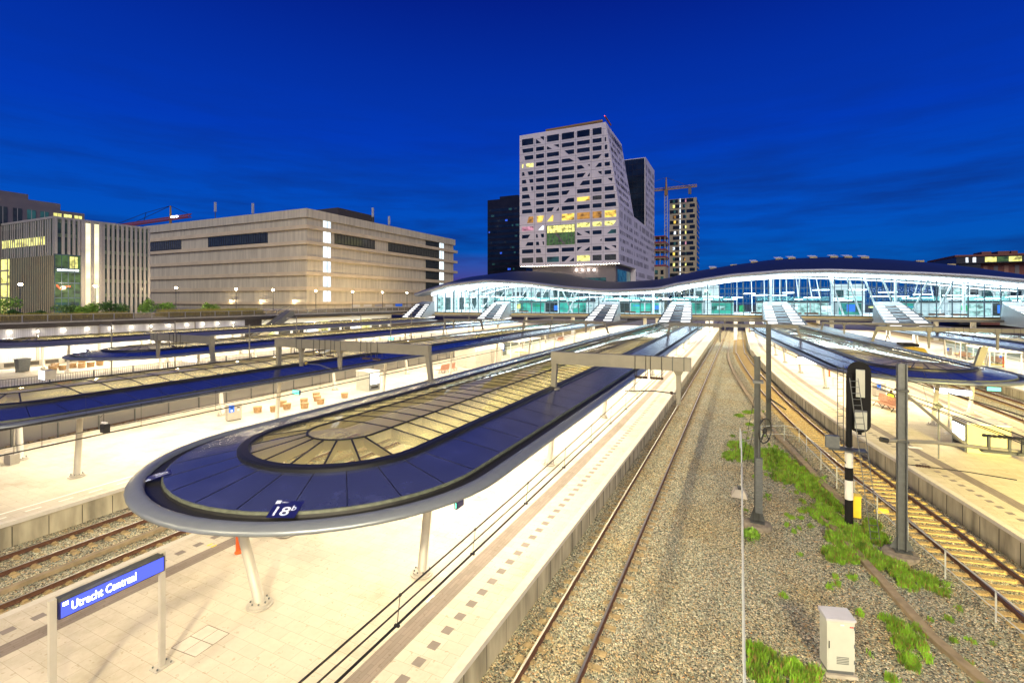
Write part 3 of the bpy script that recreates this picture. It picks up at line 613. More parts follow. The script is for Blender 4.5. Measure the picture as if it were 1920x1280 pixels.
catenary('pale wires crossing in front of the second canopy', [(TBx,-2,5.85),(TBx,25.7,6.1),(TBx,74,6.3),(TBx,112,6.2)], [(TBx+.05,-2,5.1),(TBx,25.7,5.15),(TBx,112,5.2)], (5,8,11,14,17,20,23,32,38,44,50,56,62))
catenary('wires above the near track left of the central platform', [(TAx,-2,5.85),(TAx,25.7,6.1),(TAx,112,6.2)], [(TAx,-2,5.1),(TAx,25.7,5.15),(TAx,112,5.2)], (5,8,11,14,17,20,23,32,38,44,50,56,62))
m3 = [(x,y) for x,y in T3s if y < 112][::6]
catenary('wires following the curved track beside the right-hand platform', [(x-.2,y,6.2) for x,y in m3], [(x,y,5.25) for x,y in m3], r=.022, ys=(18,22,28,34,40,46,52,58,64))
g1 = thing('registration_arm', 'small horizontal arm holding the wire at the nearest gantry drop post', 'registration arm', (-2.95,26.2,5.3))
MB().tube([(-2.95,26.2,5.25),(-4.1,26.2,5.3),(-5.6,26.15,5.2)], .03, 8).build('arm', 'mastgrey', g1); MB().lathe((-3.2,26.2,5.27), [(.05,-.08),(.09,-.05),(.05,0),(.09,.05),(.05,.08)], 8).build('insulator', 'copper', g1)
g2 = thing('registration_arm', 'steady arm reaching from the drop post over the second canopy', 'registration arm', (-29.4,25.7,5.4))
MB().tube([(-29.4,25.7,5.4),(-27.4,25.5,5.45),(-25.6,25.3,5.15)], .04, 8).build('arm', 'galv', g2); MB().lathe((-28.9,25.7,5.42), [(.06,-.09),(.11,-.05),(.06,0),(.11,.05),(.06,.09)], 8).build('insulator', 'yellowp', g2)

# ------------------------------------------------------------------ masts, signal, fence in the right foreground
def hbeam(mb, x, y, z0, z1, w=.3, d=.3, tf=.03):
    mb.box(x-w/2,y-d/2,z0,x-w/2+tf,y+d/2,z1); mb.box(x+w/2-tf,y-d/2,z0,x+w/2,y+d/2,z1); mb.box(x-w/2+tf,y-tf/2,z0,x+w/2-tf,y+tf/2,z1); return mb
def footing(t, x, y, z, r=.62):
    f = MB().lathe((x,y,z), [(r,-.35),(r,.08),(r*.93,.15),(.1,.22)], 20).build('footing', 'oldconc', t)
    MB().box(x-.3,y-.3,z+.215,x+.3,y+.3,z+.26).build('base_plate', 'mastgrey', f)
gz = -.5
m1 = thing('catenary_mast', 'dark steel mast with spoked tension wheel and counterweight stack', 'mast', (.745,25.4,gz))
footing(m1,.745,25.4,gz); hbeam(MB(),.745,25.4,gz+.26,7.45,.26,.30).build('post', 'mastgrey', m1)
q = MB()
for s in (-1,1): q.plate([(.745+s*.13,25.4,gz+.26),(.745+s*.34,25.4,gz+.26),(.745+s*.13,25.4,gz+.9)], (0,.02,0))
q.build('gusset', 'mastgrey', m1)
w = MB(); wc = (1.055,25.15,4.05); ang = R(60)
ax, ay = math.cos(ang), math.sin(ang)
ringp = lambda r: [(wc[0]+ax*r*math.cos(2*math.pi*k/28), wc[1]+ay*r*math.cos(2*math.pi*k/28), wc[2]+r*math.sin(2*math.pi*k/28)) for k in range(29)]
w.tube(ringp(.56), .03, 6); w.tube(ringp(.12), .04, 6)
for k in range(5): a = 2*math.pi*k/5+.3; w.tube([wc,(wc[0]+ax*.56*math.cos(a),wc[1]+ay*.56*math.cos(a),wc[2]+.56*math.sin(a))], .022, 5)
w.build('tension_wheel', 'darkmetal', m1); MB().tube([(.89,25.3,4.5),wc,(.89,25.3,3.6)], .035, 6).build('wheel_bracket', 'mastgrey', m1)
w = MB()
for k in range(22): w.box(.655,25.0,gz+.75+k*.115,.955,25.24,gz+.85+k*.115)
w.tube([(.805,25.12,gz+.7),(.805,25.12,3.9)], .02, 5); w.build('counterweight', 'galv', m1)
MB().box(.56,25.18,6.2,1.0,25.62,6.32).build('clamp', 'galv', m1)
MB().tube([(.63,25.3,5.6),(-.15,28.7,gz+.35)], .012, 4).build('stay_wire', 'wire', m1); MB().tube([(.65,25.3,4.4),(.1,28.7,gz+.35)], .012, 4).build('stay_wire', 'wire', m1)
an = thing('anchor_block', 'small tapered concrete block in the weeds at the foot of two stay wires', 'anchor block', (-.02,28.9,gz)); an2 = MB(); an2.add([(-.42,28.5,gz),(.38,28.5,gz),(.38,29.3,gz),(-.42,29.3,gz),(-.25,28.65,gz+.38),(.22,28.65,gz+.38),(.22,29.15,gz+.38),(-.25,29.15,gz+.38)],[(0,3,2,1),(4,5,6,7),(0,1,5,4),(1,2,6,5),(2,3,7,6),(3,0,4,7)]).build('block', 'concrete', an); MB().box(-.1,28.75,gz+.38,.12,29.0,gz+.5).build('anchor_plate', 'mastgrey', an)
m2 = thing('catenary_mast', 'tall grey steel mast with diagonal brace and insulator arm at right', 'mast', (6.08,25.0,gz))
footing(m2,6.08,25.0,gz,.7); hbeam(MB(),6.08,25.0,gz+.26,7.45,.32,.32,.04).build('post', 'galv', m2)
q = MB()
for s in (-1,1): q.plate([(6.08+s*.16,25.0,gz+.26),(6.08+s*.42,25.0,gz+.26),(6.08+s*.16,25.0,gz+.8)], (0,.02,0))
q.build('gusset', 'galv', m2)
arm = MB().tube([(5.55,24.8,4.25),(7.2,25.2,4.28),(9.6,25.6,4.15),(11.1,25.8,4.05)], .075, 8).build('arm', 'gantry', m2)
MB().tube([(6.2,25.0,6.2),(8.2,25.35,4.3)], .06, 8).build('brace', 'gantry', m2)
for bx in (8.95,9.95):
    q = MB(); q.box(bx-.03,25.4,4.15,bx+.05,25.52,4.65); q.box(bx+.62,25.5,4.12,bx+.70,25.62,4.62); q.box(bx-.2,25.38,4.02,bx+.85,25.68,4.12); p = q.build('insulator_frame', 'mastgrey', arm)
    b = MB()
    for k in range(7): b.lathe((bx-.1+.15*k,25.5,4.68), [(.04,-.06),(.09,-.03),(.09,.03),(.04,.06)], 8)
    b.build('insulator', 'darkmetal', p)
for zz in (4.25,6.35): MB().box(5.88,24.8,zz-.05,6.28,25.2,zz+.05).build('clamp', 'mastgrey', m2)
ta = MB().tube([(6.2,25.0,3.3),(8.2,25.3,3.2),(9.8,25.5,3.05)], .02, 5).build('tension_wire', 'wire', m2); b = MB()
for k in range(5): b.lathe((6.6+.09*k,25.05,3.29), [(.03,-.05),(.08,-.02),(.08,.02),(.03,.05)], 8)
b.build('insulator', 'copper', ta)
MB().tube([(5.55,24.8,4.25),(5.3,24.7,4.3)], .11, 8).build('arm_end', 'darkmetal', m2)
m3_ = thing('catenary_mast', 'slim dark mast standing at the far end of the weeds beside the curved track', 'mast', (2.09,43.8,gz)); footing(m3_,2.09,43.8,gz,.55)
hbeam(MB(),2.09,43.8,gz+.26,8.15,.36,.3,.04).build('post', 'mastgrey', m3_)
MB().tube([(2.2,43.7,2.2),(3.0,40,2.2)], .06, 6).build('stay_rod', 'darkmetal', m3_)
m4 = thing('catenary_mast', 'dark mast cut off by the right frame edge on the right-hand platform', 'mast', (15.25,35.2,PZ)); hbeam(MB(),15.35,35.2,PZ+.03,7.2,.3,.3).build('post', 'mastgrey', m4); MB().box(15.0,34.85,PZ+.005,15.7,35.55,PZ+.03).build('base_plate', 'mastgrey', m4)
m5 = thing('catenary_mast', 'short grey gantry stump rising from the rounded end of the right canopy', 'mast', (16.6,49.0,4.95)); q = MB(); q.add([(16.35,48.8,5.0),(16.75,48.8,5.0),(16.75,49.2,5.0),(16.35,49.2,5.0),(16.75,48.8,6.5),(17.2,48.8,6.5),(17.2,49.2,6.5),(16.75,49.2,6.5)],[(0,3,2,1),(4,5,6,7),(0,1,5,4),(1,2,6,5),(2,3,7,6),(3,0,4,7)]).build('post', 'gantry', m5); MB().lathe((16.55,49,5.0),[(.45,0),(.45,.07),(.3,.1)],14).build('base_plate', 'gantry', m5)

# signal
sg = thing('railway_signal', 'black oval signal head seen from behind with two grey equipment boxes', 'railway signal', (4.64,27.26,gz))
SX, SY = 4.64, 27.26
for k,(z0,z1,mm_) in enumerate(((gz,.75,'black'),(.75,1.65,'white'),(1.65,2.25,'black'),(2.25,3.2,'white'),(3.2,6.6,'black'))):
    MB().lathe((SX,SY,0), [(.17 if z0 < 3.2 else .12, z0),(.17 if z0 < 3.2 else .12, z1)], 16).build('post_section', mm_, sg)
fx, fy = .983, -.183     # board faces along the track curve; normal roughly towards camera
bx0, by0 = SX+.42, SY+.15
def brd(u, z, n): return (bx0+u*fx-.183*n, by0+u*fy-.983*n, z)
pr = []
for k in range(24): a = 2*math.pi*k/24; pr.append((.46*math.cos(a), .46*math.sin(a)))
ol = [(x, 6.75+y) for x,y in pr[:13]]+[(x, 4.35+y) for x,y in pr[12:]]
P = [brd(u,z,0) for u,z in ol]; MB().plate(P, (-.01, -.06, 0)).build('backboard', 'black', sg)
def bbox(u0,u1,z0,z1,d,mm_,nm,par):
    P = [brd(u0,z0,.12),brd(u1,z0,.12),brd(u1,z1,.12),brd(u0,z1,.12)]; return MB().plate(P, (-.183*d, -.983*d, 0)).build(nm, mm_, par)
bbox(-.12,.22,5.6,6.85,.28,'cabinet_white','equipment_box',sg); bbox(-.16,.30,4.15,4.95,.34,'cabinet_white','equipment_box',sg); bbox(-.05,.1,3.85,4.1,.2,'black','equipment_box',sg)
def ladder(p0, p1, wv, n, name, par, m='galv', r=.018):
    q = MB(); W_ = Vector(wv); A, B = Vector(p0), Vector(p1)
    q.tube([A-W_,B-W_], r, 5); q.tube([A+W_,B+W_], r, 5)
    for k in range(n): C = A+(B-A)*(k+.5)/n; q.tube([C-W_,C+W_], r*.8, 5)
    return q.build(name, m, par)
ladder((SX+.75,SY-1.3,gz), (SX+.1,SY-.5,6.5), (.17,.06,0), 26, 'ladder', sg); ladder((SX-.35,SY-.1,3.2),(SX-.35,SY-.1,7.0),(.12,.05,0), 12, 'ladder', sg, 'mastgrey')
q = MB(); q.box(SX-.9,SY-.7,3.15,SX+.6,SY-.1,3.2); q.build('platform_grating', 'mastgrey', sg)
MB().box(SX-1.0,SY-.55,3.2,SX-.45,SY-.25,3.75).build('equipment_box', 'galv', sg)
MB().tube([(SX-.8,SY-.4,3.15),(SX,SY,2.3)], .03, 6).build('brace', 'mastgrey', sg)
ye = thing('equipment_cabinet', 'small bright yellow box behind the foot of the signal', 'equipment box', (5.15,28.6,gz)); MB().box(4.97,28.4,-.5,5.33,28.8,.5).build('box', 'yellowp', ye); MB().box(4.94,28.37,.5,5.36,28.83,.55).build('lid', 'yellowp', ye)
ys_ = thing('track_magnet', 'small yellow rounded cover beside the curved track rail', 'track equipment', (6.2,28.9,-.3)); MB().lathe((6.25,28.9,-.32),[(.32,0),(.34,.1),(.25,.25),(.05,.3)],14,1,.6).build('cover', 'yellowp', ys_, smooth=True); MB().box(6.0,28.8,-.36,6.5,29.0,-.31).build('mount', 'mastgrey', ys_)
# cabinet
cb = thing('equipment_cabinet', 'white steel cabinet with slanted grey top on the gravel in the foreground', 'equipment cabinet', (2.52,16.5,gz), rz=0)
CA = math.radians(17); 
def cp(u, v, z): c_, s_ = math.cos(CA), math.sin(CA); return (2.52+u*c_-v*s_, 16.5+u*s_+v*c_, z)
def cbx(u0,u1,v0,v1,z0,z1,m,nm,par,z1b=None):
    z1b = z1 if z1b is None else z1b
    return MB().add([cp(u0,v0,z0),cp(u1,v0,z0),cp(u1,v1,z0),cp(u0,v1,z0),cp(u0,v0,z1),cp(u1,v0,z1),cp(u1,v1,z1b),cp(u0,v1,z1b)],[(0,3,2,1),(4,5,6,7),(0,1,5,4),(1,2,6,5),(2,3,7,6),(3,0,4,7)]).build(nm,m,par)
cbx(-.36,.36,-.22,.22,gz+.12,1.02,'cabinet_white','body',cb); cbx(-.34,.34,-.2,.2,gz-.1,gz+.12,'galv','plinth',cb); cbx(-.39,.39,-.25,.25,1.02,1.08,'cabinet_top','roof',cb,1.14)
dr = cbx(-.33,.33,-.232,-.222,gz+.2,.98,'cabinet_white','door',cb); cbx(-.325,-.305,-.25,-.23,.25,.45,'black','handle',dr); cbx(-.02,.08,-.238,-.232,.90,.94,'white','label_plate',dr); cbx(.22,.32,-.238,-.232,.86,.89,'red','label_plate',dr)
cbx(-.42,.42,-.28,.28,gz-.14,gz+.02,'concrete','base_slab',cb)
for k in range(5): cbx(-.12,.2,-.238,-.232,gz+.32+k*.045,gz+.34+k*.045,'galv','vent_slot',dr)
for zz in (-.15,.3,.8): cbx(.335,.365,-.245,-.222,zz,zz+.09,'galv','hinge',dr)
# troughs
def ribbon(path, w, z, h, name, m): 
    o = struct(MB().sweep([(x,y,z) for x,y in path], [(-w/2,-h),(-w/2,0),(w/2,0),(w/2,-h)]).build(name, m)); return o
ribbon([(7.9,11.4),(6.76,15.2),(6.18,17.5),(5.45,19.4),(4.63,23.5),(4.06,26.2),(3.43,29.0)], .3, -.42, .2, 'cable_trough', 'trough')
ribbon([(5.2,28.6),(4.83,30.2),(4.26,33.1),(3.6,37.4),(2.45,44.5),(.46,63.4),(-.86,78.8),(-1.7,92),(-2.1,104),(-2.3,136)], .34, -.38, .2, 'cable_trough', 'trough')
ribbon([(-23.5,0),(-23.5,120)], .22, -.10, .15, 'cable_trough', 'trough')
for x0 in (TAx,TBx):
    pass
# hand rails
def rail_fence(label, pts, h, n_between=1, r=.025, base=None, mids=(.5,), posts=True, group=None, m='railgalv'):
    base = gz if base is None else base
    t = thing('handrail_fence', label, 'railing', (pts[0][0],pts[0][1],base), group)
    P = [(x,y,base+h) for x,y in pts]; MB().tube(P, r, 6).build('top_rail', m, t)
    for f in mids: MB().tube([(x,y,base+h*f) for x,y in pts], r*.8, 6).build('mid_rail', m, t)
    for x,y in pts: MB().tube([(x,y,base),(x,y,base+h)], r*1.1, 6).build('post', m, t)
    return t
rail_fence('pale handrail running away from the camera through the middle of the gravel', [(.10,2+3.4*k) for k in range(11)]+[(.02,38.0)], 1.45, mids=(), r=.04)
rail_fence('thin galvanised fence between the weeds and the curved track', [(1.43,40.3),(3.0,41.2),(3.91,40.7),(4.14,38.5),(4.55,35.2),(4.93,32.3),(5.4,30.3),(5.94,28.3),(6.45,25.7),(6.94,23.2),(7.44,20.65),(8.0,18.1),(8.7,15.5)], 1.25, mids=(.5,))
rail_fence('short cross piece of handrail joining the gravel handrail to the fence', [(.02,38.0),(1.43,40.3)], 1.2, mids=(.4,), r=.018)

# ------------------------------------------------------------------ platform furniture
def station_sign():
    t = thing('station_name_sign', 'glowing blue station name board on two grey posts, bottom left', 'station sign', (-13.25,6.2,PZ))
    x = -13.25
    for y in (5.12,7.28):
        p = MB().box(x-.05,y-.06,PZ+.03,x+.05,y+.06,3.70).build('post', 'paintgrey', t); MB().box(x-.15,y-.22,PZ+.003,x+.15,y+.22,PZ+.03).build('base_plate', 'paintgrey', p)
        b = MB(); [b.lathe((x+a,y+c_,PZ+.03),[(.02,0),(.02,.04)],6) for a in (-.1,.1) for c_ in (-.16,.16)]; b.build('anchor_bolts', 'galv', p)
    MB().box(x-.07,5.20,3.62,x+.10,7.26,3.69).build('housing', 'mastgrey', t); MB().box(x-.06,5.2,3.24,x+.085,7.30,3.62).build('board_box', 'signblue', t)
    pn = MB().quad((x+.09,5.23,3.26),(x+.09,7.27,3.26),(x+.09,7.27,3.60),(x+.09,5.23,3.60)).build('light_panel', 'boardlight', t)
    f = lambda u,v: (x+.095, 5.23+u*2.04, 3.26+v*.34)
    a = MB(); vs, fs = text_on('Utrecht Centraal', f, .09, .70, .24, .80); a.add(vs, fs); a.quad(f(.015,.70),f(.062,.70),f(.062,.93),f(.015,.93)); a.build('lettering', 'lettering', pn)
    point('sign_glow', (x+.5,6.2,3.4), 6, (.3,.35,1), .2)
station_sign()
def litter_bin(loc, label, rz, two=True):
    t = thing('recycling_bin', label, 'litter bin', loc, 'grey recycling bins', rz); B = lambda a,b,c,d,e,f,m,n,p: MB().box(a,b,c,d,e,f).build(n,m,p,local=True)
    B(-.26,-.5,.06,.26,.5,1.28,'paintgrey','body',t); B(-.22,-.46,0,.22,.46,.06,'black','plinth',t)
    f = B(.262,-.42,.66,.27,-.04,1.2,'blueplate','front_plate',t); B(.27,-.32,.95,.276,-.14,1.02,'black','slot',f); B(.27,-.3,.72,.276,-.16,.86,'white','pictogram',f)
    g = B(.262,.06,.66,.27,.42,1.2,'paintgrey','front_plate',t); B(.27,.14,.95,.276,.34,1.02,'black','slot',g); B(.27,.17,.72,.276,.31,.86,'white','pictogram',g); return t
bin0 = litter_bin((-34.0,24.0,PZ), 'grey twin bin with blue plate between canopy column and wooden tubs', R(-15))
def at(px, py, z=PZ): x, y = survey(px,py,z); return (x,y,z)
bin0.location = at(438,787)
dup(bin0, at(797,743), 'grey twin bin in front of the red-brown bench on the second platform'); dup(bin0, at(944,665), 'grey twin bin beside the yellow pillar on the second platform')
dup(bin0, at(1648,742), 'grey twin bin at the end of the bench on the right-hand platform', rz=R(-60)); dup(bin0, at(1777,665), 'grey twin bin before the glass shelter on the far right platform', rz=R(-60)); dup(bin0, at(1875,682), 'grey twin bin between two pale columns on the far right platform', rz=R(-60))
def tub(loc, label):
    t = thing('seat_tub', label, 'wooden tub', loc, 'round wooden tubs on the platforms')
    MB().lathe((0,0,0), [(.27,0),(.29,.05),(.33,.46),(.34,.5),(.31,.5)], 14).build('tub', 'woodtub', t, local=True); MB().lathe((0,0,0), [(.31,.44),(.31,.47)], 14).build('rim_ring', 'tub_soil', t, local=True)
    MB().lathe((0,0,0), [(.285,.0),(.287,.14)], 14).build('base_ring', 'cabinet_top', t, local=True); return t
tb = tub((0,0,0), 'single wooden tub left of the group, nearest the twin bin'); tb.location = at(483,773)
for i,(px,py,lb) in enumerate([(514,772,'wooden tub partly behind the pale canopy column'),(530,762,'rear wooden tub of the pair right of the column'),(538,767,'front wooden tub of the pair right of the column'),(570,757,'rear wooden tub of the middle pair'),(571,766,'front wooden tub of the middle pair'),(593,746,'rearmost wooden tub of the cluster of three'),(595,752,'middle wooden tub of the cluster of three'),(601,758,'front wooden tub of the cluster of three, by the canopy rim'),(646,746,'lone wooden tub in front of the beige kiosk')]):
    dup(tb, at(px,py), lb)
for px,py,lb in ((103,690,'first wooden tub from the left on the far platform, behind the screen'),(99,695,'wooden tub just above the blue info screen'),(118,694,'second wooden tub of the row on the far platform'),(136,690,'third wooden tub of the row on the far platform'),(153,690,'fourth wooden tub of the row, in front of another'),(154,685,'rear wooden tub behind the fourth one of the row'),(170,688,'fifth wooden tub of the row on the far platform'),(187,685,'last wooden tub of the row, nearest the dark canopy tip')):
    x, y, z = at(px,py); dup(tb, (x,y,z), lb, sc=1.35)
def bench(loc, label, rz):
    t = thing('platform_bench', label, 'bench', loc, 'red-brown slatted benches', rz); s = MB()
    for k in range(6): s.box(-.42+k*.085,-1.9,.42,-.35+k*.085,1.9,.46)
    s.build('seat', 'wood', t, local=True); s = MB()
    for k in range(7): a = k*.085; s.box(.12+a*.25,-1.5,.5+a,.16+a*.25,1.5,.57+a)
    s.build('backrest', 'wood', t, local=True); s = MB()
    for k in range(6): s.box(.2+k*.085,-1.9,.42,.27+k*.085,1.2,.46)
    s.build('seat', 'wood', t, local=True)
    for y in (-1.3,0,1.3): q = MB(); q.tube([(-.38,y,0),(-.05,y,.4),(.3,y,0)], .035, 6); q.tube([(-.4,y,.40),(.7,y,.40)], .03, 6); q.tube([(.7,y,.4),(.5,y,.0)], .035, 6); q.build('leg', 'darkmetal', t, local=True)
    return t
be = bench((0,0,0), 'red-brown slatted bench behind the leg of the second gantry', R(-4)); be.location = at(838,697)
dup(be, at(925,678), 'red-brown slatted bench farther along, near the yellow pillar')
dup(be, at(1050,640), 'red-brown slatted bench by the lit shelter far along the second platform')
dup(be, at(1662,766), 'red-brown slatted bench where a worker in a yellow vest sits', rz=R(16)); dup(be, at(1806,672), 'left of two pinkish benches on the far right platform', rz=R(8)); dup(be, at(1862,682), 'right of two pinkish benches on the far right platform', rz=R(8)); dup(be, at(1468,655), 'distant bench under the near part of the curved canopy', rz=R(10))
def kiosk(label, c, sx_, sy_, h, rz, m, scr):
    t = thing('vending_kiosk', label, 'vending machine', (c[0],c[1],PZ), None, rz)
    MB().box(-sx_/2,-sy_/2,0.02,sx_/2,sy_/2,h).build('body', m, t, local=True); MB().box(-sx_/2-.03,-sy_/2-.03,h,sx_/2+.03,sy_/2+.03,h+.06).build('roof', 'white', t, local=True)
    if scr == 'x': p = MB().box(sx_/2,-sy_/2+.1,.05,sx_/2+.06,sy_/2-.1,h-.1).build('front', 'galv', t, local=True); MB().box(sx_/2+.06,-sy_/2+.2,.7,sx_/2+.075,sy_/2-.2,h-.2).build('display', 'screen', p, local=True); MB().box(sx_/2+.06,-sy_/2+.3,.25,sx_/2+.08,sy_/2-.3,.45).build('hatch', 'black', p, local=True)
    else: p = MB().box(-sx_/2-.06,-sy_/2+.1,.05,-sx_/2,sy_/2-.1,h-.1).build('front', 'galv', t, local=True); MB().box(-sx_/2-.075,-sy_/2+.2,.7,-sx_/2-.06,sy_/2-.2,h-.2).build('display', 'screen', p, local=True); MB().box(-sx_/2-.08,-sy_/2+.3,.25,-sx_/2-.06,sy_/2-.3,.45).build('hatch', 'black', p, local=True)
    return t
kx, ky = survey(688,732,PZ)[0:2]; kiosk('beige box kiosk with bright display front among the wooden tubs', (kx-.3,ky+.5), 1.9, 1.5, 1.95, R(-8), 'cabinet_white', 'x')
kx, ky = survey(1850,853,PZ); kiosk('large olive-beige vending box with lit front on the right-hand platform', (kx+.1,ky+1.1), 2.05, 1.9, 1.75, R(4), 'kioskbeige', 'l')
# red posts
def rpost(label, loc, h=1.1, col='redorange'):
    t = thing('emergency_post', label, 'emergency post', loc, 'red posts'); MB().lathe((0,0,0), [(.13,0),(.13,.06),(.09,.09),(.085,h-.1),(.11,h),(.05,h+.04)], 14).build('post', col, t, local=True); MB().box(.085,-.05,h-.35,.10,.05,h-.2).build('button_plate', 'white', t, local=True); return t
x, y = survey(447,1036,PZ); rp = rpost('orange-red post beneath the rim of the central canopy', (x,y,PZ), 1.4)
dup(rp, at(1555,706), 'red post beside the third column of the curved canopy'); dup(rp, at(1881,688), 'red post leaning against a pale column on the far right platform')
ht = thing('manhole_cover', 'metal double cover set into the pale paving near the name board', 'manhole cover', (-12.2,7.9,PZ)); q = MB()
HC = [survey(*p, PZ) for p in ((321,1214),(366,1231),(430,1187),(390,1171))]
for a, b in zip(HC, HC[1:]+HC[:1]): bar(q, [(a[0],a[1],PZ+.006),(b[0],b[1],PZ+.006)], .02, .004)
md = lambda a,b: ((a[0]+b[0])/2,(a[1]+b[1])/2,PZ+.006)
bar(q, [md(HC[0],HC[1]), md(HC[2],HC[3])], .015, .004); bar(q, [md(HC[1],HC[2]), md(HC[3],HC[0])], .02, .004); q.build('frame', 'tactile', ht); MB().quad(*[(a[0],a[1],PZ+.0035) for a in HC]).build('plate', 'coping', ht)
for (px,py,lb) in ((397,1022,'yellow painted footprint mark left of the orange post'),(817,1125,'white painted footprint square beside the wires')):
    x,y = survey(px,py,PZ); t = thing('floor_marking', lb, 'floor marking', (x,y,PZ)); q = MB()
    for s in (-.12,.12): q.lathe((x+s,y,PZ+.004),[(.06,0),(.06,.002)],10,1,2)
    q.build('footprints', 'yellowp' if px < 500 else 'tactile', t)
    if px > 500: MB().quad((x-.25,y-.2,PZ+.0035),(x+.25,y-.2,PZ+.0035),(x+.25,y+.2,PZ+.0035),(x-.25,y+.2,PZ+.0035)).build('plate', 'white_line', t)
# small signs and screens
def sign_box(label, c, sx_, sy_, sz, m, nm='hanging_sign', cat='hanging sign', stem=None, rz=0, back='signblue', face=('x',1)):
    t = thing(nm, label, cat, c, None, rz); MB().box(-sx_/2,-sy_/2,-sz/2,sx_/2,sy_/2,sz/2).build('case', back, t, local=True)
    e = .006; k = face[1]
    if face[0] == 'x': x = k*(sx_/2+e); MB().quad((x,-sy_/2+.04,-sz/2+.04),(x,sy_/2-.04,-sz/2+.04),(x,sy_/2-.04,sz/2-.04),(x,-sy_/2+.04,sz/2-.04)).build('face', m, t, local=True)
    else: y = k*(sy_/2+e); MB().quad((-sx_/2+.04,y,-sz/2+.04),(sx_/2-.04,y,-sz/2+.04),(sx_/2-.04,y,sz/2-.04),(-sx_/2+.04,y,sz/2-.04)).build('face', m, t, local=True)
    if stem: MB().tube([(0,0,sz/2),(0,0,sz/2+stem)], .03, 6).build('hanger', 'mastgrey', t, local=True)
    return t
def hang(px, py, X):   # a point in the vertical plane X seen at (px,py)
    k = (px-960)/905; Y = -X*(k*_s+_c)/(k*_c-_s) if abs(k*_c-_s) > 1e-6 else 50; Y = X*(k*_s+_c)/(k*_c-_s); d = -X*_s+Y*_c; return (X, Y, CAMH-(py-563)*d/905)
sign_box('green glowing exit sign under the right rim of the central canopy', hang(861,943,-9.0), .12,.45,.26,'greensign', face=('y',-1))
sign_box('white and blue departure screen under the near end of the curved canopy', hang(1519,676,6.2), 2.3,.25,.7,'screen', face=('y',-1))
sign_box('bright departure screen above the second platform near the tall bin', hang(934,649,-34.5), 2.2,.25,.75,'screen', face=('y',-1))
sign_box('tilted blue-edged lit screen beneath the rounded end of the curved canopy', hang(1786,734,14.6), 2.2,.2,.45,'screen', rz=R(-14), face=('y',-1))
sign_box('small green exit sign hanging above the tracks at right', hang(1863,729,18.2), .9,.12,.35,'greensign', face=('y',-1))
sign_box('green-white exit sign beneath the second canopy left of the kiosk', hang(556,735,-33), .8,.14,.4,'greensign', face=('y',-1))
sign_box('green-white exit sign far along the third platform', hang(733,634,-56), 1.3,.14,.6,'greensign', face=('y',-1))
sign_box('blue info screen on a post between the railing and the second canopy', hang(89,702,-63.5), 1.3,.9,.9,'screen', stem=None, face=('y',-1), back='paintgrey')
sign_box('long lit strip sign in front of the white corrugated wall', hang(151,658,-72), 3.3,.3,.45,'screen', face=('y',-1))
sign_box('long blue strip sign under the dark third canopy', hang(358,674,-56), 2.6,.25,.45,'screen', face=('y',-1))
sp = thing('signpost', 'thin post with small diamond board beside the olive vending box', 'signpost', at(1760,860)); x,y,z = at(1760,860); MB().tube([(x,y,z),(x,y,z+3.1)], .04, 8).build('post', 'galv', sp); MB().plate([(x-.22,y,z+3.1),(x,y-.02,z+2.88),(x+.22,y,z+3.1),(x,y+.02,z+3.32)], (0,-.03,0)).build('board', 'mastgrey', sp)
sp = thing('lamp_post', 'short slim pole with round foot behind the diamond signpost', 'pole', at(1779,813)); x,y,z = at(1779,813); MB().tube([(x,y,z),(x,y,z+2.9)], .05, 8).build('post', 'paintgrey', sp); MB().lathe((x,y,z),[(.25,0.003),(.25,.05),(.1,.08)],14).build('foot', 'paintgrey', sp)
fm = thing('floor_marking', 'white painted square on the right-hand platform near the big mast', 'floor marking', at(1716,839)); x,y,z = at(1716,839); MB().quad((x-.35,y-.22,z+.006),(x+.35,y-.22,z+.006),(x+.35,y+.22,z+.006),(x-.35,y+.22,z+.006)).build('plate', 'white', fm)
cam_ = thing('security_camera', 'dark loudspeaker and camera unit hanging near the leaning left column', 'camera unit', hang(197,800,-24.3)); x,y,z = hang(197,800,-24.3)
MB().box(x-.14,y-.12,z-.22,x+.14,y+.12,z+.12).build('housing', 'darkmetal', cam_); MB().tube([(x-.1,y,z+.18),(x-.1,y,z+.55),(x-.25,y-.05,5.1)], .012, 5).build('cable', 'wire', cam_); MB().box(x-.22,y-.05,z+.14,x+.12,y+.05,z+.2).build('bracket', 'white', cam_)
eb = thing('junction_box', 'pale box with conduit at the foot of the leftmost column', 'junction box', at(22,868)); x,y,z = at(22,868); MB().box(x-.4,y-.2,z,x+.4,y+.2,z+.55).build('box', 'paintgrey', eb); MB().tube([(x+.3,y,z+.5),(x+.3,y,z+2.6)], .04, 6).build('conduit', 'paintgrey', eb)
for lb, pts in (('low beige railing beyond the bench on the second platform',[(858,690),(905,692)]),('low beige railing behind the signal on the right-hand platform',[(1562,724),(1664,750)])):
    a, b = at(*pts[0]), at(*pts[1]); rail_fence(lb, [(a[0]+(b[0]-a[0])*k/3, a[1]+(b[1]-a[1])*k/3) for k in range(4)], .9, base=PZ, mids=(), m='paintgrey')
yp = thing('pillar', 'yellow pillar beside the wall far along the second platform', 'pillar', at(908,675)); x,y,z = at(908,675); MB().box(x-.12,y-.12,z,x+.12,y+.12,z+2.2).build('post', 'yellowp', yp); MB().box(x-.2,y-.2,z+.003,x+.2,y+.2,z+.04).build('foot', 'galv', yp)
lc = thing('luggage_trolley', 'small yellow and red service trolley on the second platform', 'trolley', at(820,663)); x,y,z = at(828,665)
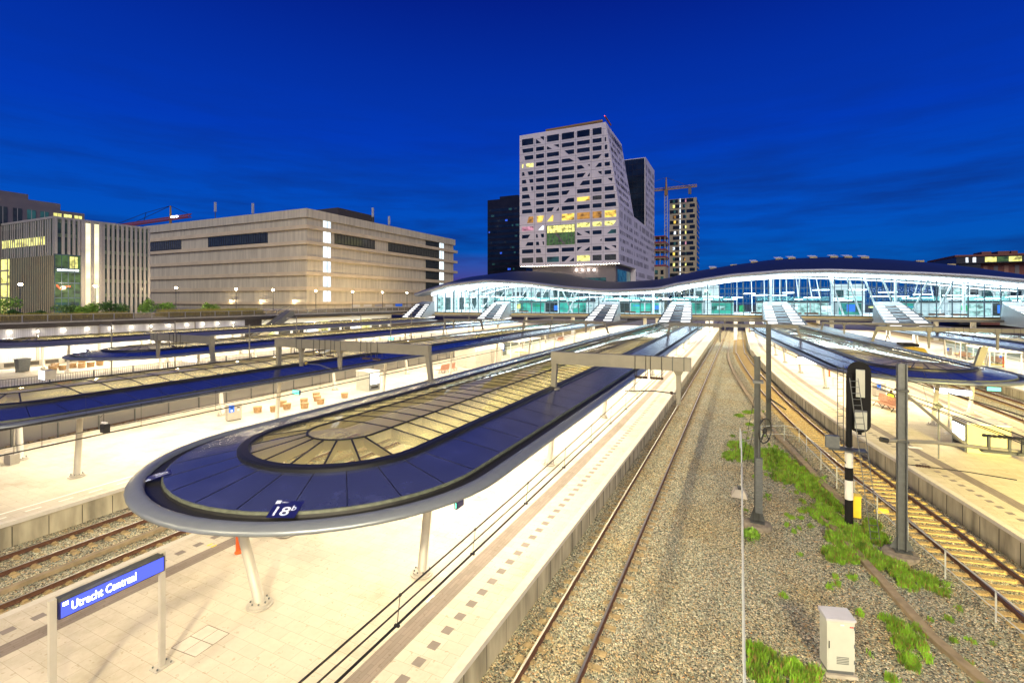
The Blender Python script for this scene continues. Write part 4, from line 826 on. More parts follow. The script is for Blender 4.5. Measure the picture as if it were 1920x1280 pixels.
lc.location = (x,y,z); ORG[lc.name] = (x,y,z); MB().box(x-.5,y-.8,z+.3,x+.5,y+.8,z+.5).build('deck', 'yellowp', lc)
for a in (-.6,.6): MB().tube([(x+.5,y+a,z+.15),(x+.56,y+a,z+.15)], .15, 10).build('wheel', 'black', lc); MB().tube([(x-.5,y+a,z+.15),(x-.56,y+a,z+.15)], .15, 10).build('wheel', 'black', lc); MB().tube([(x,y+a,z+.5),(x,y+a,z+1.5)], .04, 6).build('handle', 'redorange', lc)
def shelter(label, c, sx_, sy_, h, rz=0):
    t = thing('glass_shelter', label, 'platform shelter', (c[0],c[1],PZ), 'platform shelters', rz)
    q = MB()
    for a in (-1,0,1):
        for b in (-1,1): q.box(a*sx_/2-.06,b*sy_/2-.06,0.003,a*sx_/2+.06,b*sy_/2+.06,h)
    q.build('frame', 'white', t, local=True); MB().box(-sx_/2-.1,-sy_/2-.1,h,sx_/2+.1,sy_/2+.1,h+.15).build('roof', 'white', t, local=True)
    for b in (-1,1): MB().quad((-sx_/2,b*sy_/2,.3),(sx_/2,b*sy_/2,.3),(sx_/2,b*sy_/2,h-.1),(-sx_/2,b*sy_/2,h-.1)).build('glass_pane', 'hall_glass', t, local=True)
    MB().box(-sx_/2+.3,-.35,.4,sx_/2-.3,.35,.5).build('seat', 'yellowp', t, local=True); return t
sh = shelter('glass waiting shelter on the far right platform with yellow seats', (31.5,88.5), 3.0, 9, 2.5, R(-4)); dup(sh, (-33.5,75,PZ), 'lit waiting shelter far along the second platform', rz=0); dup(sh, (33.5,104,PZ), 'second glass shelter farther along the far right platform')
el = thing('service_building', 'beige service block under the far part of the second canopy', 'service block', (-34.5,62,PZ)); MB().box(-36.3,58,PZ,-32.9,66,3.6).build('wall', 'coping', el); MB().box(-32.9,62.5,PZ+.1,-32.85,63.6,2.9).build('door', 'paintgrey', el)

# slim lighting masts between the left-hand tracks
lm = None
for i,(X,Y) in enumerate([(-66.3,31),(-66.3,38),(-66.3,57),(-66.3,72),(-66.3,88),(-49.2,36),(-49.2,60),(-49.2,84),(-66.3,101)]):
    lb = ('slim pole with side arm in front of the white wall, left of the pair','slim pole with side arm in front of the white wall, right of the pair','slim pole with side arm below the deck staircase','slim pole with side arm right of the deck staircase','slim pole with side arm before the glazed undercroft','slim pole with side arm above the dark third canopy, nearest one','slim pole with side arm above the third canopy in mid distance','slim pole with side arm near the second stair hood','slim pole with side arm near the leftmost stair hood')[i]
    if lm is None:
        lm = thing('line_pole', lb, 'pole', (X,Y,-.2), 'slim poles with side arms'); MB().tube([(0,0,0),(0,0,7.6)], .09, 6, .07).build('pole', 'gantry', lm, local=True); MB().tube([(0,0,7.3),(-2.4,0,7.35)], .07, 6).build('arm', 'gantry', lm, local=True); MB().box(-2.4,-.12,7.2,-1.6,.12,7.3).build('lamp_head', 'paintgrey', lm, local=True)
    else: dup(lm, (X,Y,-.2), lb)
# people
def person(label, loc, joints, radii, parts, cat='person', rz=0):
    t = thing('person', label, cat, loc); t.rotation_euler = (0,0,rz); return t
def skinned(name, J, E, Rr, m, parent, sub=2):
    me = bpy.data.meshes.new(name); me.from_pydata(J, E, []); o = bpy.data.objects.new(name, me); COL.objects.link(o); me.materials.append(MATS[m])
    sk = o.modifiers.new('s', 'SKIN'); sv = me.skin_vertices[0].data if me.skin_vertices else None
    if sv is None: me.skin_vertices_add() if hasattr(me,'skin_vertices_add') else None
    bpy.context.view_layer.objects.active = o
    if not me.skin_vertices: bpy.ops.mesh.customdata_skin_add()
    for i, r in enumerate(Rr): me.skin_vertices[0].data[i].radius = (r, r)
    me.skin_vertices[0].data[0].use_root = True
    ss = o.modifiers.new('ss', 'SUBSURF'); ss.levels = sub; ss.render_levels = sub
    dg = bpy.context.evaluated_depsgraph_get(); dg.update(); nm = bpy.data.meshes.new_from_object(o.evaluated_get(dg)); bpy.data.objects.remove(o)
    nm.materials.clear(); nm.materials.append(MATS[m]); nm.polygons.foreach_set('use_smooth', [True]*len(nm.polygons)); ob = bpy.data.objects.new(name, nm); COL.objects.link(ob); ob.parent = parent; return ob
def seated(loc, label, rz):
    t = thing('person', label, 'person', loc, None, rz)
    J = [(0,0,.55),(0,0,.75),(.05,0,1.0),(.08,0,1.18),(.12,0,1.3),(.14,0,1.42),(.03,-.12,.55),(.45,-.14,.55),(.5,-.14,.1),(.62,-.14,.05),(.03,.12,.55),(.45,.14,.55),(.5,.14,.1),(.62,.14,.05),(.06,-.2,1.15),(.15,-.27,.9),(.38,-.15,.78),(.06,.2,1.15),(.15,.27,.9),(.38,.12,.78)]
    E = [(0,1),(1,2),(2,3),(3,4),(4,5),(0,6),(6,7),(7,8),(8,9),(0,10),(10,11),(11,12),(12,13),(3,14),(14,15),(15,16),(3,17),(17,18),(18,19)]
    Rr = [.15,.14,.16,.13,.055,.05,.11,.08,.055,.045,.11,.08,.055,.045,.075,.055,.04,.075,.055,.04]
    skinned('body', J, E, Rr, 'clothdark', t)
    MB().lathe((.17,0,1.38),[(.03,-.1),(.075,-.06),(.095,0),(.09,.07),(.05,.13),(.01,.145)],14,1,.85).build('head', 'skin', t, smooth=True, local=True); MB().lathe((.15,0,1.42),[(.1,-.02),(.1,.05),(.06,.11),(.01,.12)],14).build('hair', 'hair', t, smooth=True, local=True)
    MB().lathe((.05,0,.72),[(.19,0),(.2,.2),(.21,.36),(.15,.45),(.09,.48)],16,.85,1.15).build('safety_vest', 'hivis', t, smooth=True, local=True); return t
x,y,z = at(1670,764); seated((x,y,z-.03), 'seated worker in a yellow and dark vest on the bench behind the big mast', R(60))
def standing(loc, label, coat, rz):
    t = thing('person', label, 'person', loc, None, rz)
    J = [(0,0,.92),(0,0,1.15),(0,0,1.38),(0,0,1.5),(0,0,1.6),(0,-.1,.88),(.02,-.11,.48),(0,-.12,.08),(.12,-.12,.04),(0,.1,.88),(-.05,.11,.48),(-.12,.12,.08),(0,.12,.04),(0,-.2,1.4),(0,-.25,1.12),(.06,-.25,.86),(0,.2,1.4),(0,.25,1.12),(.06,.25,.86)]
    E = [(0,1),(1,2),(2,3),(3,4),(0,5),(5,6),(6,7),(7,8),(0,9),(9,10),(10,11),(11,12),(2,13),(13,14),(14,15),(2,16),(16,17),(17,18)]
    Rr = [.14,.13,.15,.055,.05,.09,.065,.05,.045,.09,.065,.05,.045,.07,.05,.04,.07,.05,.04]
    skinned('body', J, E, Rr, 'clothdark', t); MB().lathe((0,0,.78),[(.2,0),(.19,.3),(.22,.6),(.12,.7)],14,.8,1.15).build('coat', coat, t, smooth=True, local=True)
    MB().lathe((0,0,1.66),[(.03,-.1),(.075,-.06),(.095,0),(.09,.07),(.05,.12),(.01,.135)],12,1,.85).build('head', 'skin', t, smooth=True, local=True); MB().lathe((-.02,0,1.69),[(.1,-.02),(.1,.05),(.06,.11),(.01,.12)],12).build('hair', 'hair', t, smooth=True, local=True); return t
standing(at(1405,623), 'small figure in a red coat standing far along the right-hand platform', 'clothred', 0)
standing(at(1411,622.5), 'dark-clothed figure next to the one in the red coat', 'clothdark', 1)

# fences left
fs = thing('screen_fence', 'grey mesh screens with dark posts along the rear edge of the second platform', 'screen fence', (-41.8,6,PZ)); FP = [( -41.2,6),(-41.9,13.5),(-42.5,21),(-42.1,31),(-42.0,44),(-42.0,110)]
yy = 7.0; prev = None; npn = 0
while yy < 108:
    x = interp(FP,yy); MB().box(x-.04,yy-.04,PZ-.2,x+.04,yy+.04,PZ+1.45).build('post', 'mastgrey', fs)
    x2 = interp(FP,yy+2.4); 
    if npn < 45: MB().quad((x,yy+.05,PZ+.05),(x2,yy+2.35,PZ+.05),(x2,yy+2.35,PZ+1.4),(x,yy+.05,PZ+1.4)).build('mesh_panel', 'meshscreen', fs)
    npn += 1; yy += 2.4
MB().tube([(interp(FP,y),y,PZ+1.43) for y in range(7,108,5)], .02, 5).build('top_rail', 'mastgrey', fs)
rf = thing('railing', 'barred railing along the far side of the tracks behind the dark canopy', 'railing', (-68,10,PZ)); bars = MB()
yy = 14
while yy < 100: bars.box(-68.01,yy,PZ+.1,-67.99,yy+.03,PZ+1.1); yy += .22 if yy < 60 else .5
stuff(bars.build('bars', 'mastgrey', rf)); 
for k in range(22): MB().box(-68.05,14+k*4,PZ,-67.95,14+k*4+.1,PZ+1.2).build('post', 'mastgrey', rf)
MB().tube([(-68,14,PZ+1.15),(-68,100,PZ+1.15)], .03, 5).build('top_rail', 'mastgrey', rf); MB().tube([(-68,14,PZ+.1),(-68,100,PZ+.1)], .02, 5).build('bottom_rail', 'mastgrey', rf)
cw = thing('grey_bin', 'large grey wheeled bin on the far left platform', 'wheeled bin', at(42,697)); x,y,z = at(42,697); cw.location = (x,y,z); ORG[cw.name] = (x,y,z); MB().add([(x-.5,y-.5,z+.1),(x+.5,y-.5,z+.1),(x+.5,y+.5,z+.1),(x-.5,y+.5,z+.1),(x-.65,y-.6,z+1.6),(x+.65,y-.6,z+1.6),(x+.65,y+.6,z+1.6),(x-.65,y+.6,z+1.6)],[(0,3,2,1),(4,5,6,7),(0,1,5,4),(1,2,6,5),(2,3,7,6),(3,0,4,7)]).build('body', 'galv', cw); MB().box(x-.7,y-.65,z+1.6,x+.7,y+.65,z+1.75).build('lid', 'galv', cw)
for a in (-.4,.4): MB().tube([(x-.55,y+a,z+.1),(x-.5,y+a,z+.1)], .1, 8).build('wheel', 'black', cw)

# ------------------------------------------------------------------ white wall and raised deck on the left
DZ = 6.85
wl = thing('corrugated_wall', 'long white corrugated wall with small downlights at the far left', 'wall', (-91.6,60,1.4)); MB().box(-92.2,2,1.5,-91.6,66,6.1).build('panel', 'white_wall', wl)
q = MB()
for k in range(9): q.box(-91.6,4+k*7.4,1.5,-91.45,4.3+k*7.4,6.1)
q.build('ribs', 'paintgrey', wl)
for Y in (28,30.8,33.7,36.7,39.6,42.7,45.6,48.5,51.4,54.5,57.4,60.2,63.3):
    p = MB().lathe((-91.3,Y,5.55),[(.1,0),(.1,.14)],8).build('downlight', 'spot', wl); point('wall_downlight', (-90.9,Y,5.5), 900, (1,.93,.82), .1, 130, (0,R(-12),0))
lw = thing('concrete_plinth', 'low concrete plinth with dark openings beneath the white wall', 'plinth wall', (-91.6,60,PZ)); MB().box(-92.3,2,-.5,-91.5,112,1.5).build('wall', 'concrete', lw)
for k in range(30): MB().box(-91.5,6+k*2.2,.85,-91.47,7.5+k*2.2,1.38).build('opening', 'brownfascia', lw)
dk = struct(MB().box(-260,-40,DZ-.02,-92.0,128,DZ).build('deck', 'concrete')); struct(MB().box(-92.0,-40,6.1,-91.3,122,DZ).build('deck_edge', 'brownfascia')); struct(MB().box(-91.3,-40,DZ-.08,-91.1,122,DZ+.05).build('deck_edge', 'coping'))
struct(MB().box(-92.0,66,-.5,-91.8,70,6.1).build('deck_support', 'brownfascia'))
struct(MB().box(-120,70,5.9,-92.0,122,6.1).build('deck_underside', 'ochre'))
# glazed shopfront below the deck beyond the stairs
bs = thing('service_building', 'brightly lit glazed front below the deck between the stairs and the first hood', 'building', (-98,95,PZ)); MB().box(-100,71,PZ,-99,121,5.9).build('wall', 'hallwhite', bs)
for k in range(12): MB().box(-99.0,72+k*4,PZ+.6,-98.96,75.2+k*4,4.6).build('window', ('win_white','win_lime','win_mall','win_dim')[k%4], bs)
area('undercroft_light', (-95,95,5.8), 3, 46, 2600, (1,.93,.8))
st = thing('outdoor_staircase', 'covered stair with metal handrail descending from the deck', 'staircase', (-91,64,PZ)); q = MB()
q.plate([(-91.2,76,DZ),(-91.2,66,.9),(-91.2,65,.9),(-91.2,65,1.6),(-91.2,75,DZ+.9),(-91.2,76,DZ+.9)], (2.2,0,0)); q.build('flight', 'gantry', st)
for x in (-91.2,-89.0): MB().tube([(x,76,DZ+1.8),(x,75,DZ+1.8),(x,65,2.5)], .05, 6).build('handrail', 'galv', st)
pr_ = thing('glass_parapet', 'glazed parapet with posts along the deck edge', 'parapet', (-92.6,60,DZ))
for k in range(40): MB().box(-92.66,10+k*2.8,DZ,-92.58,10.12+k*2.8,DZ+1.1).build('post', 'paintgrey', pr_)
MB().box(-92.63,10,DZ+.1,-92.61,122,DZ+1.02).build('pane', 'parapetglass', pr_); MB().tube([(-92.62,10,DZ+1.1),(-92.62,122,DZ+1.1)], .04, 5).build('handrail', 'coping', pr_)
# planting on the deck
def clump(mb, c, r, h, n, s, seed):
    rg = random.Random(seed)
    for _ in range(n):
        a = rg.uniform(0,2*math.pi); rr = r*math.sqrt(rg.random()); z = h*(rg.random()**.7)*(1-.45*(rr/r)**2); p = Vector((c[0]+rr*math.cos(a), c[1]+rr*math.sin(a), c[2]+z))
        u = Vector((rg.uniform(-1,1),rg.uniform(-1,1),rg.uniform(-1,1))).normalized(); v = u.cross(Vector((rg.uniform(-1,1),rg.uniform(-1,1),rg.uniform(-1,1)))).normalized(); k = s*rg.uniform(.5,1.2)
        mb.quad(tuple(p-u*k), tuple(p+v*k*.5), tuple(p+u*k), tuple(p-v*k*.5))
def shrub(label, x, y, r, h, m, seed, z=DZ, s=.25, n=700):
    t = thing('shrub', label, 'shrub', (x,y,z), 'shrubs on the deck'); q = MB(); rg = random.Random(seed)
    for k in range(5): clump(q, (x+rg.uniform(-r,r)*.7, y+rg.uniform(-r,r)*.7, z+rg.uniform(0,h*.45)), r*rg.uniform(.35,.6), h*rg.uniform(.4,.7), n//5, s, seed*7+k)
    q.build('foliage', m, t); w = MB()
    for k in range(4): w.tube([(x,y,z),(x+rg.uniform(-r,r)*.4,y+rg.uniform(-r,r)*.4,z+h*.6)], .05, 5, .02)
    w.build('stems', 'bark', t)
def bushpx(px, X): k = (px-960)/905; return X*(k*_s+_c)/(k*_c-_s)
for i,(px,X,r,h,m,lb) in enumerate([(8,-118,2.6,4.0,'leaf','bushy light green shrub at the left frame edge beside the lit corner'),(30,-112,1.4,1.8,'leaf_dark','low dark shrub right of the leftmost shrub'),(65,-110,1.3,1.5,'leaf_dark','low shrub in front of the dark ribbed facade'),(125,-124,2.8,3.0,'leaf_dark','wide dark shrub below the red neon shape'),(155,-120,1.5,2.2,'leaf','small bright shrub right of the glass corner'),(178,-120,1.4,3.0,'leaf','bright slim shrub at the lit stair strips'),(197,-124,2.4,3.0,'leaf_dark','round dark shrub right of the lit stair strips'),(228,-124,2.6,2.8,'leaf_dark','broad dark shrub before the striped facade end'),(273,-122,1.8,4.8,'leaf','tall light green shrub at the corner of the striped building'),(300,-120,2.8,3.4,'leaf','large light green shrub left of the second lamp'),(395,-122,2.0,3.2,'leaf','lone light green shrub below the beige facade'),(432,-122,1.0,1.0,'leaf','tiny shrub by the third lamp post')]):
    shrub(lb, X, bushpx(px,X), r, h, m, 11+i)
gr = MB(); rg = random.Random(5)
for _ in range(14000):
    x = rg.uniform(-97,-93.5); y = rg.uniform(12,72) ; 
    if 47 < y < 52: continue
    h = rg.uniform(.2,.7)*(1 if y < 47 else 1.5); a = rg.uniform(0,6.28); dx, dy = .06*math.cos(a), .06*math.sin(a); gr.quad((x-dx,y-dy,DZ+.3),(x+dx,y+dy,DZ+.3),(x+rg.uniform(-.2,.2),y+rg.uniform(-.2,.2),DZ+.75+h))
go = stuff(gr.build('ornamental_grass', 'drygrass')); tag(go, 'yellow-brown ornamental grass behind the parapet of the deck', 'grass')
for y0,y1 in ((12,47),(52,72)): tag(MB().box(-97.5,y0,DZ,-93.2,y1,DZ+.35).build('planter', 'tub_soil'), 'long low planter for ornamental grass, %s one' % ('nearer' if y0 == 12 else 'farther'), 'planter', 'planters on the deck')
# lamps
LH = [13.7,13.6,13.6,13.4,13.5,13.5,13.2,13.0,13.0]
lamp_names = ['leftmost street lamp with star-like glare before the ribbed facade','second street lamp from the left before the bright stair strips','street lamp between the two big left buildings','street lamp before the blank beige side facade','street lamp left of the beige building corner','street lamp right of the beige building corner','street lamp below the middle of the beige front','street lamp above the wall posters','last street lamp near the hall roof tip']
l0 = None
for i,(Y,h) in enumerate(zip((44.6,56.8,73.6,89.6,101.5,117.8,134.7,151.0,166.6), LH)):
    loc = (-128,Y,DZ)
    if l0 is None:
        l0 = thing('street_lamp', lamp_names[0], 'street lamp', loc, 'street lamps on the deck'); MB().tube([(0,0,0),(0,0,6.5)], .11, 8, .07).build('pole', 'mastgrey', l0, local=True); hd = MB().lathe((0,0,6.5),[(.1,0),(.32,.12),(.32,.2),(.1,.3)],12).build('lamp_head', 'mastgrey', l0, local=True); MB().lathe((0,0,6.42),[(.08,-.32),(.26,-.22),(.33,-.05),(.26,.1),(.08,.16)],12).build('lamp_glass', 'lampwarm', hd, local=True)
        o = l0
    else: o = dup(l0, loc, lamp_names[i])
    point('street_lamp_light', (-128,Y,DZ+6.2), 10000 if Y < 110 else 16000, (1,.76,.42), .25)
for k,(x,y) in enumerate(((-134,98),(-139,84),(-142,124))):
    w = thing('wall_light', ('small bracket light on the beige side wall, right one','small bracket light on the beige side wall, left one','bracket light near the beige building corner')[k], 'wall light', (x-30,129,DZ+5), 'bracket lights on the beige wall'); xx = (-168,-186,-150)[k]; w.location = (xx,128.4,DZ+3.2); ORG[w.name] = (xx,128.4,DZ+3.2)
    MB().box(xx-1,128.2,DZ+3.2,xx+.6,128.5,DZ+3.35).build('bracket', 'white', w); MB().box(xx-.9,128.1,DZ+3.1,xx-.2,128.4,DZ+3.19).build('lamp_glass', 'spot', w); point('wall_lamp', (xx-.5,127.9,DZ+2.9), 350, (1,.8,.5), .1)

# ------------------------------------------------------------------ beige building
bb = thing('beige_building', 'big beige windowless building with horizontal ledges and lit stair windows', 'building', (-196,180,DZ))
BX, BY, BL, BE = -145.0, 129.2, -247.0, 230.4
MB().box(BL,BY,DZ,BX,BE,40.8).build('wall', 'beige_clad', bb); MB().box(BL-.8,BY-.8,40.8,BX+.8,BE+.8,44.0).build('parapet', 'beige_clad', bb)
for z0,z1 in ((36.6,38.0),(30.9,32.2),(25.2,26.5),(19.4,20.8),(13.8,15.2),(8.5,9.5)):
    MB().box(BL-.9,BY-.9,z0,BX+.9,BE+3,z1).build('ledge', 'beige_ledge', bb)
segs = [(9.6,13.7),(15.3,19.3),(20.9,25.1),(26.6,30.8),(32.3,36.5),(38.1,40.7)]
for z0,z1 in segs:
    w = MB().box(BX,137.0,z0,BX+.15,140.6,z1).build('window', 'win_stair', bb); MB().box(BX+.15,138.7,z0,BX+.25,138.85,z1).build('mullion', 'mullion', w)
for z0,z1 in segs[1:]:
    w = MB().box(BX,216.5,z0,BX+.15,220.5,z1).build('window', 'win_stair', bb); MB().box(BX+.15,218.4,z0,BX+.25,218.55,z1).build('mullion', 'mullion', w)
def winrow(x0,y0,x1,y1,z0,z1,m,par,step=1.1):
    n = abs(y1-y0) > abs(x1-x0)
    if n: w = MB().box(BX,y0,z0,BX+.12,y1,z1).build('window', m, par); q = MB(); y = y0
    else: w = MB().box(x0,BY-.12,z0,x1,BY,z1).build('window', m, par); q = MB(); y = x0
    while y <= (y1 if n else x1)+.01:
        if n: q.box(BX+.12,y-.08,z0,BX+.22,y+.08,z1)
        else: q.box(y-.08,BY-.22,z0,y+.08,BY-.12,z1)
        y += step
    if n: q.box(BX+.125,y0,z0,BX+.2,y1,z0+.25); q.box(BX+.125,y0,z1-.2,BX+.2,y1,z1)
    else: q.box(x0,BY-.2,z0,x1,BY-.125,z0+.25)
    q.build('mullions', 'darkmetal', w)
winrow(0,142.7,0,166.1,32.4,36.4,'win_mall',bb,1.7); winrow(0,175,0,216,32.4,36.4,'win_mall',bb,2.1)
for z0,z1 in segs[1:4]+[segs[5]]: winrow(0,204,0,216,z0+.1,z1-.1,'win_dim',bb,1.6)
winrow(-202.1,0,-165.9,0,32.4,36.4,'win_dim',bb,1.4); winrow(-244,0,-220.8,0,32.4,36.4,'win_mall',bb,1.4)
for k in range(9): MB().box(BX,152+k*7,7.3,BX+.1,157+k*7,9.4).build('poster', ('white','white','cabinet_top','white','blueplate','white','white','redorange','yellowp')[k], bb)
MB().box(-170,150,44,-150.5,172,48.5).build('rooftop_box', 'brownfascia', bb); MB().box(-246,148,44,-219,170,47.5).build('rooftop_box', 'towergrey', bb); MB().box(-241,118+30,44,-250,160,47).build('rooftop_box', 'white', bb)
for (x,y,h,lb) in ((-200.5,131,51.5,'antenna panel on the left roof edge'),(-177,131,49,'antenna mast on the roof'),(-147,167,51,'vent cowl'),(-147,178,49,'antenna')):
    MB().tube([(x,y,44),(x,y,h-3)], .15, 6).build('antenna', 'mastgrey', bb); MB().box(x-.4,y-.3,h-4,x+.4,y+.3,h).build('antenna', 'cabinet_top', bb)

# ------------------------------------------------------------------ ribbed building far left
gb = thing('ribbed_office_building', 'office building with pale vertical fins, lit stair strips and glass corner', 'office building', (-150,61,DZ))
GX, GY, GE = -135.0, 52.5, 71.2
MB().box(-260,GY,DZ,GX,GE,27.9).build('wall', 'officeglass', gb); MB().box(-260.2,GY-.2,27.9,GX+.2,GE+.2,28.4).build('parapet', 'finconc', gb)
q = MB(); y = GY
fy_ = [GY+.0]+[GY+1.0+k*.93 for k in range(1,5)]
ys2 = [52.5,53.75,54.75,55.65,56.55]+[61.2+k*.96 for k in range(11)]
for y in ys2:
    z0 = 20.2 if y < 57 else DZ; q.box(GX,y,z0,GX+.35,y+.44,28.2)
q.box(GX,57.15,DZ,GX+.35,57.95,28.2); q.box(GX,58.95,DZ,GX+.35,59.6,28.2); q.box(GX,60.55,DZ,GX+.35,61.3,28.2); q.build('fins', 'finconc', gb)
for y0,y1 in ((57.95,58.95),(59.6,60.55)): MB().box(GX,y0,DZ+1,GX+.1,y1,27.7).build('window', 'win_strip', gb)
q = MB()
for z in (10.9,14.3,17.6,21,24.4,27.1): q.box(GX,61.3,z,GX+.08,71.1,z+.75)
for z in (24.0,27.1): q.box(GX,52.6,z,GX+.08,57.1,z+.75)
q.build('spandrels', 'spandrel', gb)
cg = MB().box(GX-.05,52.6,DZ+.2,GX+.06,57.1,20.0).build('glass_corner', 'win_green', gb); q = MB()
for z in (10.5,13.8,16.2,17.0,20.0): q.box(GX+.06,52.5,z,GX+.16,57.15,z+.22)
for y in (52.5,53.7,54.85,56.0): q.box(GX+.06,y,DZ,GX+.16,y+.1,20.2)
q.build('glazing_bars', 'mullion', cg)
MB().box(GX+.065,53,16.6,GX+.07,56.8,16.9).build('ceiling_light', 'screen', cg); MB().box(GX+.065,55.2,17.2,GX+.10,56.6,19.8).build('plant_wall', 'win_lime', cg); MB().tube([(GX+.2,52.9,13.4),(GX+.2,53.5,12.6),(GX+.2,54.3,13.1),(GX+.2,55.2,13.2)], .1, 5).build('neon_sign', 'redlamp', cg)
MB().box(GX+.065,52.8,DZ+.3,GX+.09,56.9,9.6).build('lobby_glow', 'win_teal', cg)
q = MB(); x = GX-.1; k = 0
while x > -200: q.box(x-.42,GY-.1,19.9,x,GY,28.2); x -= 1.02 if k%3 else 1.3; k += 1
q.build('fins', 'finconc', gb); q = MB(); x = GX-.3
while x > -156: q.box(x-.22,GY-.06,DZ,x,GY,19.9); x -= .85
q.build('fins', 'stripebeige', gb)
MB().box(-200,GY-.05,22.4,-139,GY+.01,24.2).build('window', 'win_lime', gb); MB().box(-175,GY-.05,24.6,-150,GY+.01,26.6).build('window', 'win_dim', gb)
MB().box(-200,GY-.15,DZ,-156,GY-.06,19.8).build('window', 'win_lime', gb); q = MB()
for z in (10.5,13.7,16.9): q.box(-200,GY-.3,z,-156,GY-.14,z+.4)
for x in (-200,-196,-191,-186,-181,-176,-171,-166,-161.2,-156.6): q.box(x,GY-.3,DZ,x+.25,GY-.13,19.9)
q.build('mullions', 'finconc', gb)
rb = thing('rear_office_building', 'stepped grey office building behind the ribbed one, top floor partly lit', 'office building', (-200,60,DZ))
RX = -160.0; MB().box(-270,40,DZ,RX,68.6,33.4).build('wall', 'towergrey', rb); MB().box(-270,30,33.4,RX-1,63.9,35.3).build('upper_storey', 'towergrey', rb); MB().box(-270,30,35.3,RX-5,59,37.2).build('upper_storey', 'towergrey', rb)
for k,(y,m) in enumerate(((51.8,'win_dim'),(54.4,'win_dim'),(57,'win_teal'),(59.5,'win_teal'),(62.1,'win_lime'),(64.2,'win_lime'),(66.4,'win_lime'))): w = MB().box(RX,y,27.8,RX+.1,y+1.6,32.6).build('window', m, rb); MB().box(RX+.1,y+.75,27.8,RX+.16,y+.85,32.6).build('mullion', 'finconc', w)
# lying crane behind
lcn = thing('tower_crane', 'red jib of a crane lying low behind the ribbed and beige buildings', 'tower crane', (-354,200,20)); q = MB()
def lattice(q, a, b, w, n, r=.25):
    A, B = Vector(a), Vector(b); U = Vector((0,0,w)); V = (B-A).cross(U).normalized()*w
    c4 = [Vector((0,0,0)), U, V] 
    for o in c4: q.tube([A+o,B+o], r, 4)
    for k in range(n): p0, p1 = A+(B-A)*k/n, A+(B-A)*(k+1)/n; q.tube([p0,p1+U], r*.6, 3); q.tube([p0+U,p1], r*.6, 3); q.tube([p0+V,p1+U], r*.6, 3)
lattice(q, (-465,200,63.5), (-331,200,65.5), 2.2, 40, .35); q.build('jib', 'cranered', lcn); MB().tube([(-354,200,55),(-354,200,75)], 1.2, 6, .5).build('tower_head', 'craney', lcn)
q = MB(); q.tube([(-354,200,75),(-383,200,72.5),(-430,200,65.5)], .18, 4); q.tube([(-354,200,75),(-400,200,66)], .18, 4); q.tube([(-354,200,75),(-332,200,67)], .18, 4); q.tube([(-383,200,72.5),(-386,200,66)], .18, 4); q.build('guy_rope', 'darkmetal', lcn); MB().box(-352,199,66.5,-345,200,67.6).build('floodlight', 'screen', lcn)

# ------------------------------------------------------------------ white tower
tw = thing('white_office_tower', 'tall white tower with dark slanted windows and yellow-lit middle floors', 'office tower', (-75,250,DZ))
TY = 222.0; TXL = -100.5; TXR = -50.4
q = MB()
front = [(TXL,27.1),(TXR,27.1),(TXR,54),(-56.5,93.1),(TXL,93.1)]
q.add([(x,TY,z) for x,z in front], [(0,1,2,3,4)])
q.add([(x,257,z) for x,z in [(TXL,27.1),(TXR,27.1),(TXR,54),(-56.9,93.1),(TXL,93.1)]], [(4,3,2,1,0)])
q.add([(TXR,TY,27.1),(TXR,257,27.1),(TXR,257,54),(TXR,TY,54),(-56.5,TY,93.1),(-56.9,257,93.1),(TXL,TY,93.1),(TXL,257,93.1),(TXL,TY,27.1),(TXL,257,27.1)], [(0,1,2,3),(3,2,5,4),(4,5,7,6),(6,7,9,8),(8,9,1,0)])
q.build('wall', 'towerwhite', tw)
MB().box(-88,257,27.1,TXR,292,54).build('wall', 'towerwhite', tw)
bk = MB().box(-85,292,27.1,TXR,324.5,94.7).build('wall', 'towerwhite', tw); MB().box(-85,291.7,54.05,TXR-.6,292,94.2).build('dark_glass_face', 'towerwin', bk)
q = MB()
for k in range(11): q.box(-85,291.6,56+k*3.5,TXR-.6,291.7,56.25+k*3.5)
for k in range(14): q.box(-84+k*2.6,291.6,54.1,-83.85+k*2.6,291.7,94)
q.build('glazing_bars', 'darktower', bk)
MB().box(-85,262,DZ-.3,TXR,324.5,27.1).build('wall', 'towerwhite', tw)
MB().box(-95.5,227,DZ-.3,-53,262,27.1).build('base', 'towergrey', tw)
for x0,x1 in ((-85,-71),(-69,-57.5)): MB().box(x0,226.9,12,x1,227,21).build('window', 'win_teal', tw)
MB().box(-52.9,230,DZ,-52.8,260,25).build('window', 'win_teal', tw)
q = MB()
for k in range(36): q.box(TXL+.8+k*1.4,TY+.2,26.95,TXL+1.1+k*1.4,TY+.5,27.1)
q.build('soffit_lights', 'spot', tw)
for x in (-72.5,-69.5,-66.5,-63.5): MB().box(x,226.7,24.5,x+.5,226.95,25).build('downlight', 'lampwhite', tw); point('facade_light', (x+.25,226.2,25.0), 300, (1,.85,.7), .1)
cols = [(-99.1,-93.0),(-91.5,-87.3),(-85.7,-79.5),(-78.0,-71.8),(-70.3,-64.1),(-62.7,-58.4)]
rowz = [(87.8,90.9),(84.1,86.0),(80.4,82.4),(76.6,78.4),(72.6,74.4),(68.7,70.5),(64.8,66.8),(61.1,63.0),(57.3,59.2),(53.6,55.5),(48.7,51.8),(44.9,46.9),(41.1,42.9),(37.4,39.1),(33.6,35.5),(28.8,31.4)]
def slantx(z): return TXR-6.1*max(0,(z-54)/39.1)
F_ = [[(0,0),(1,0),(1,1),(0,1)]]
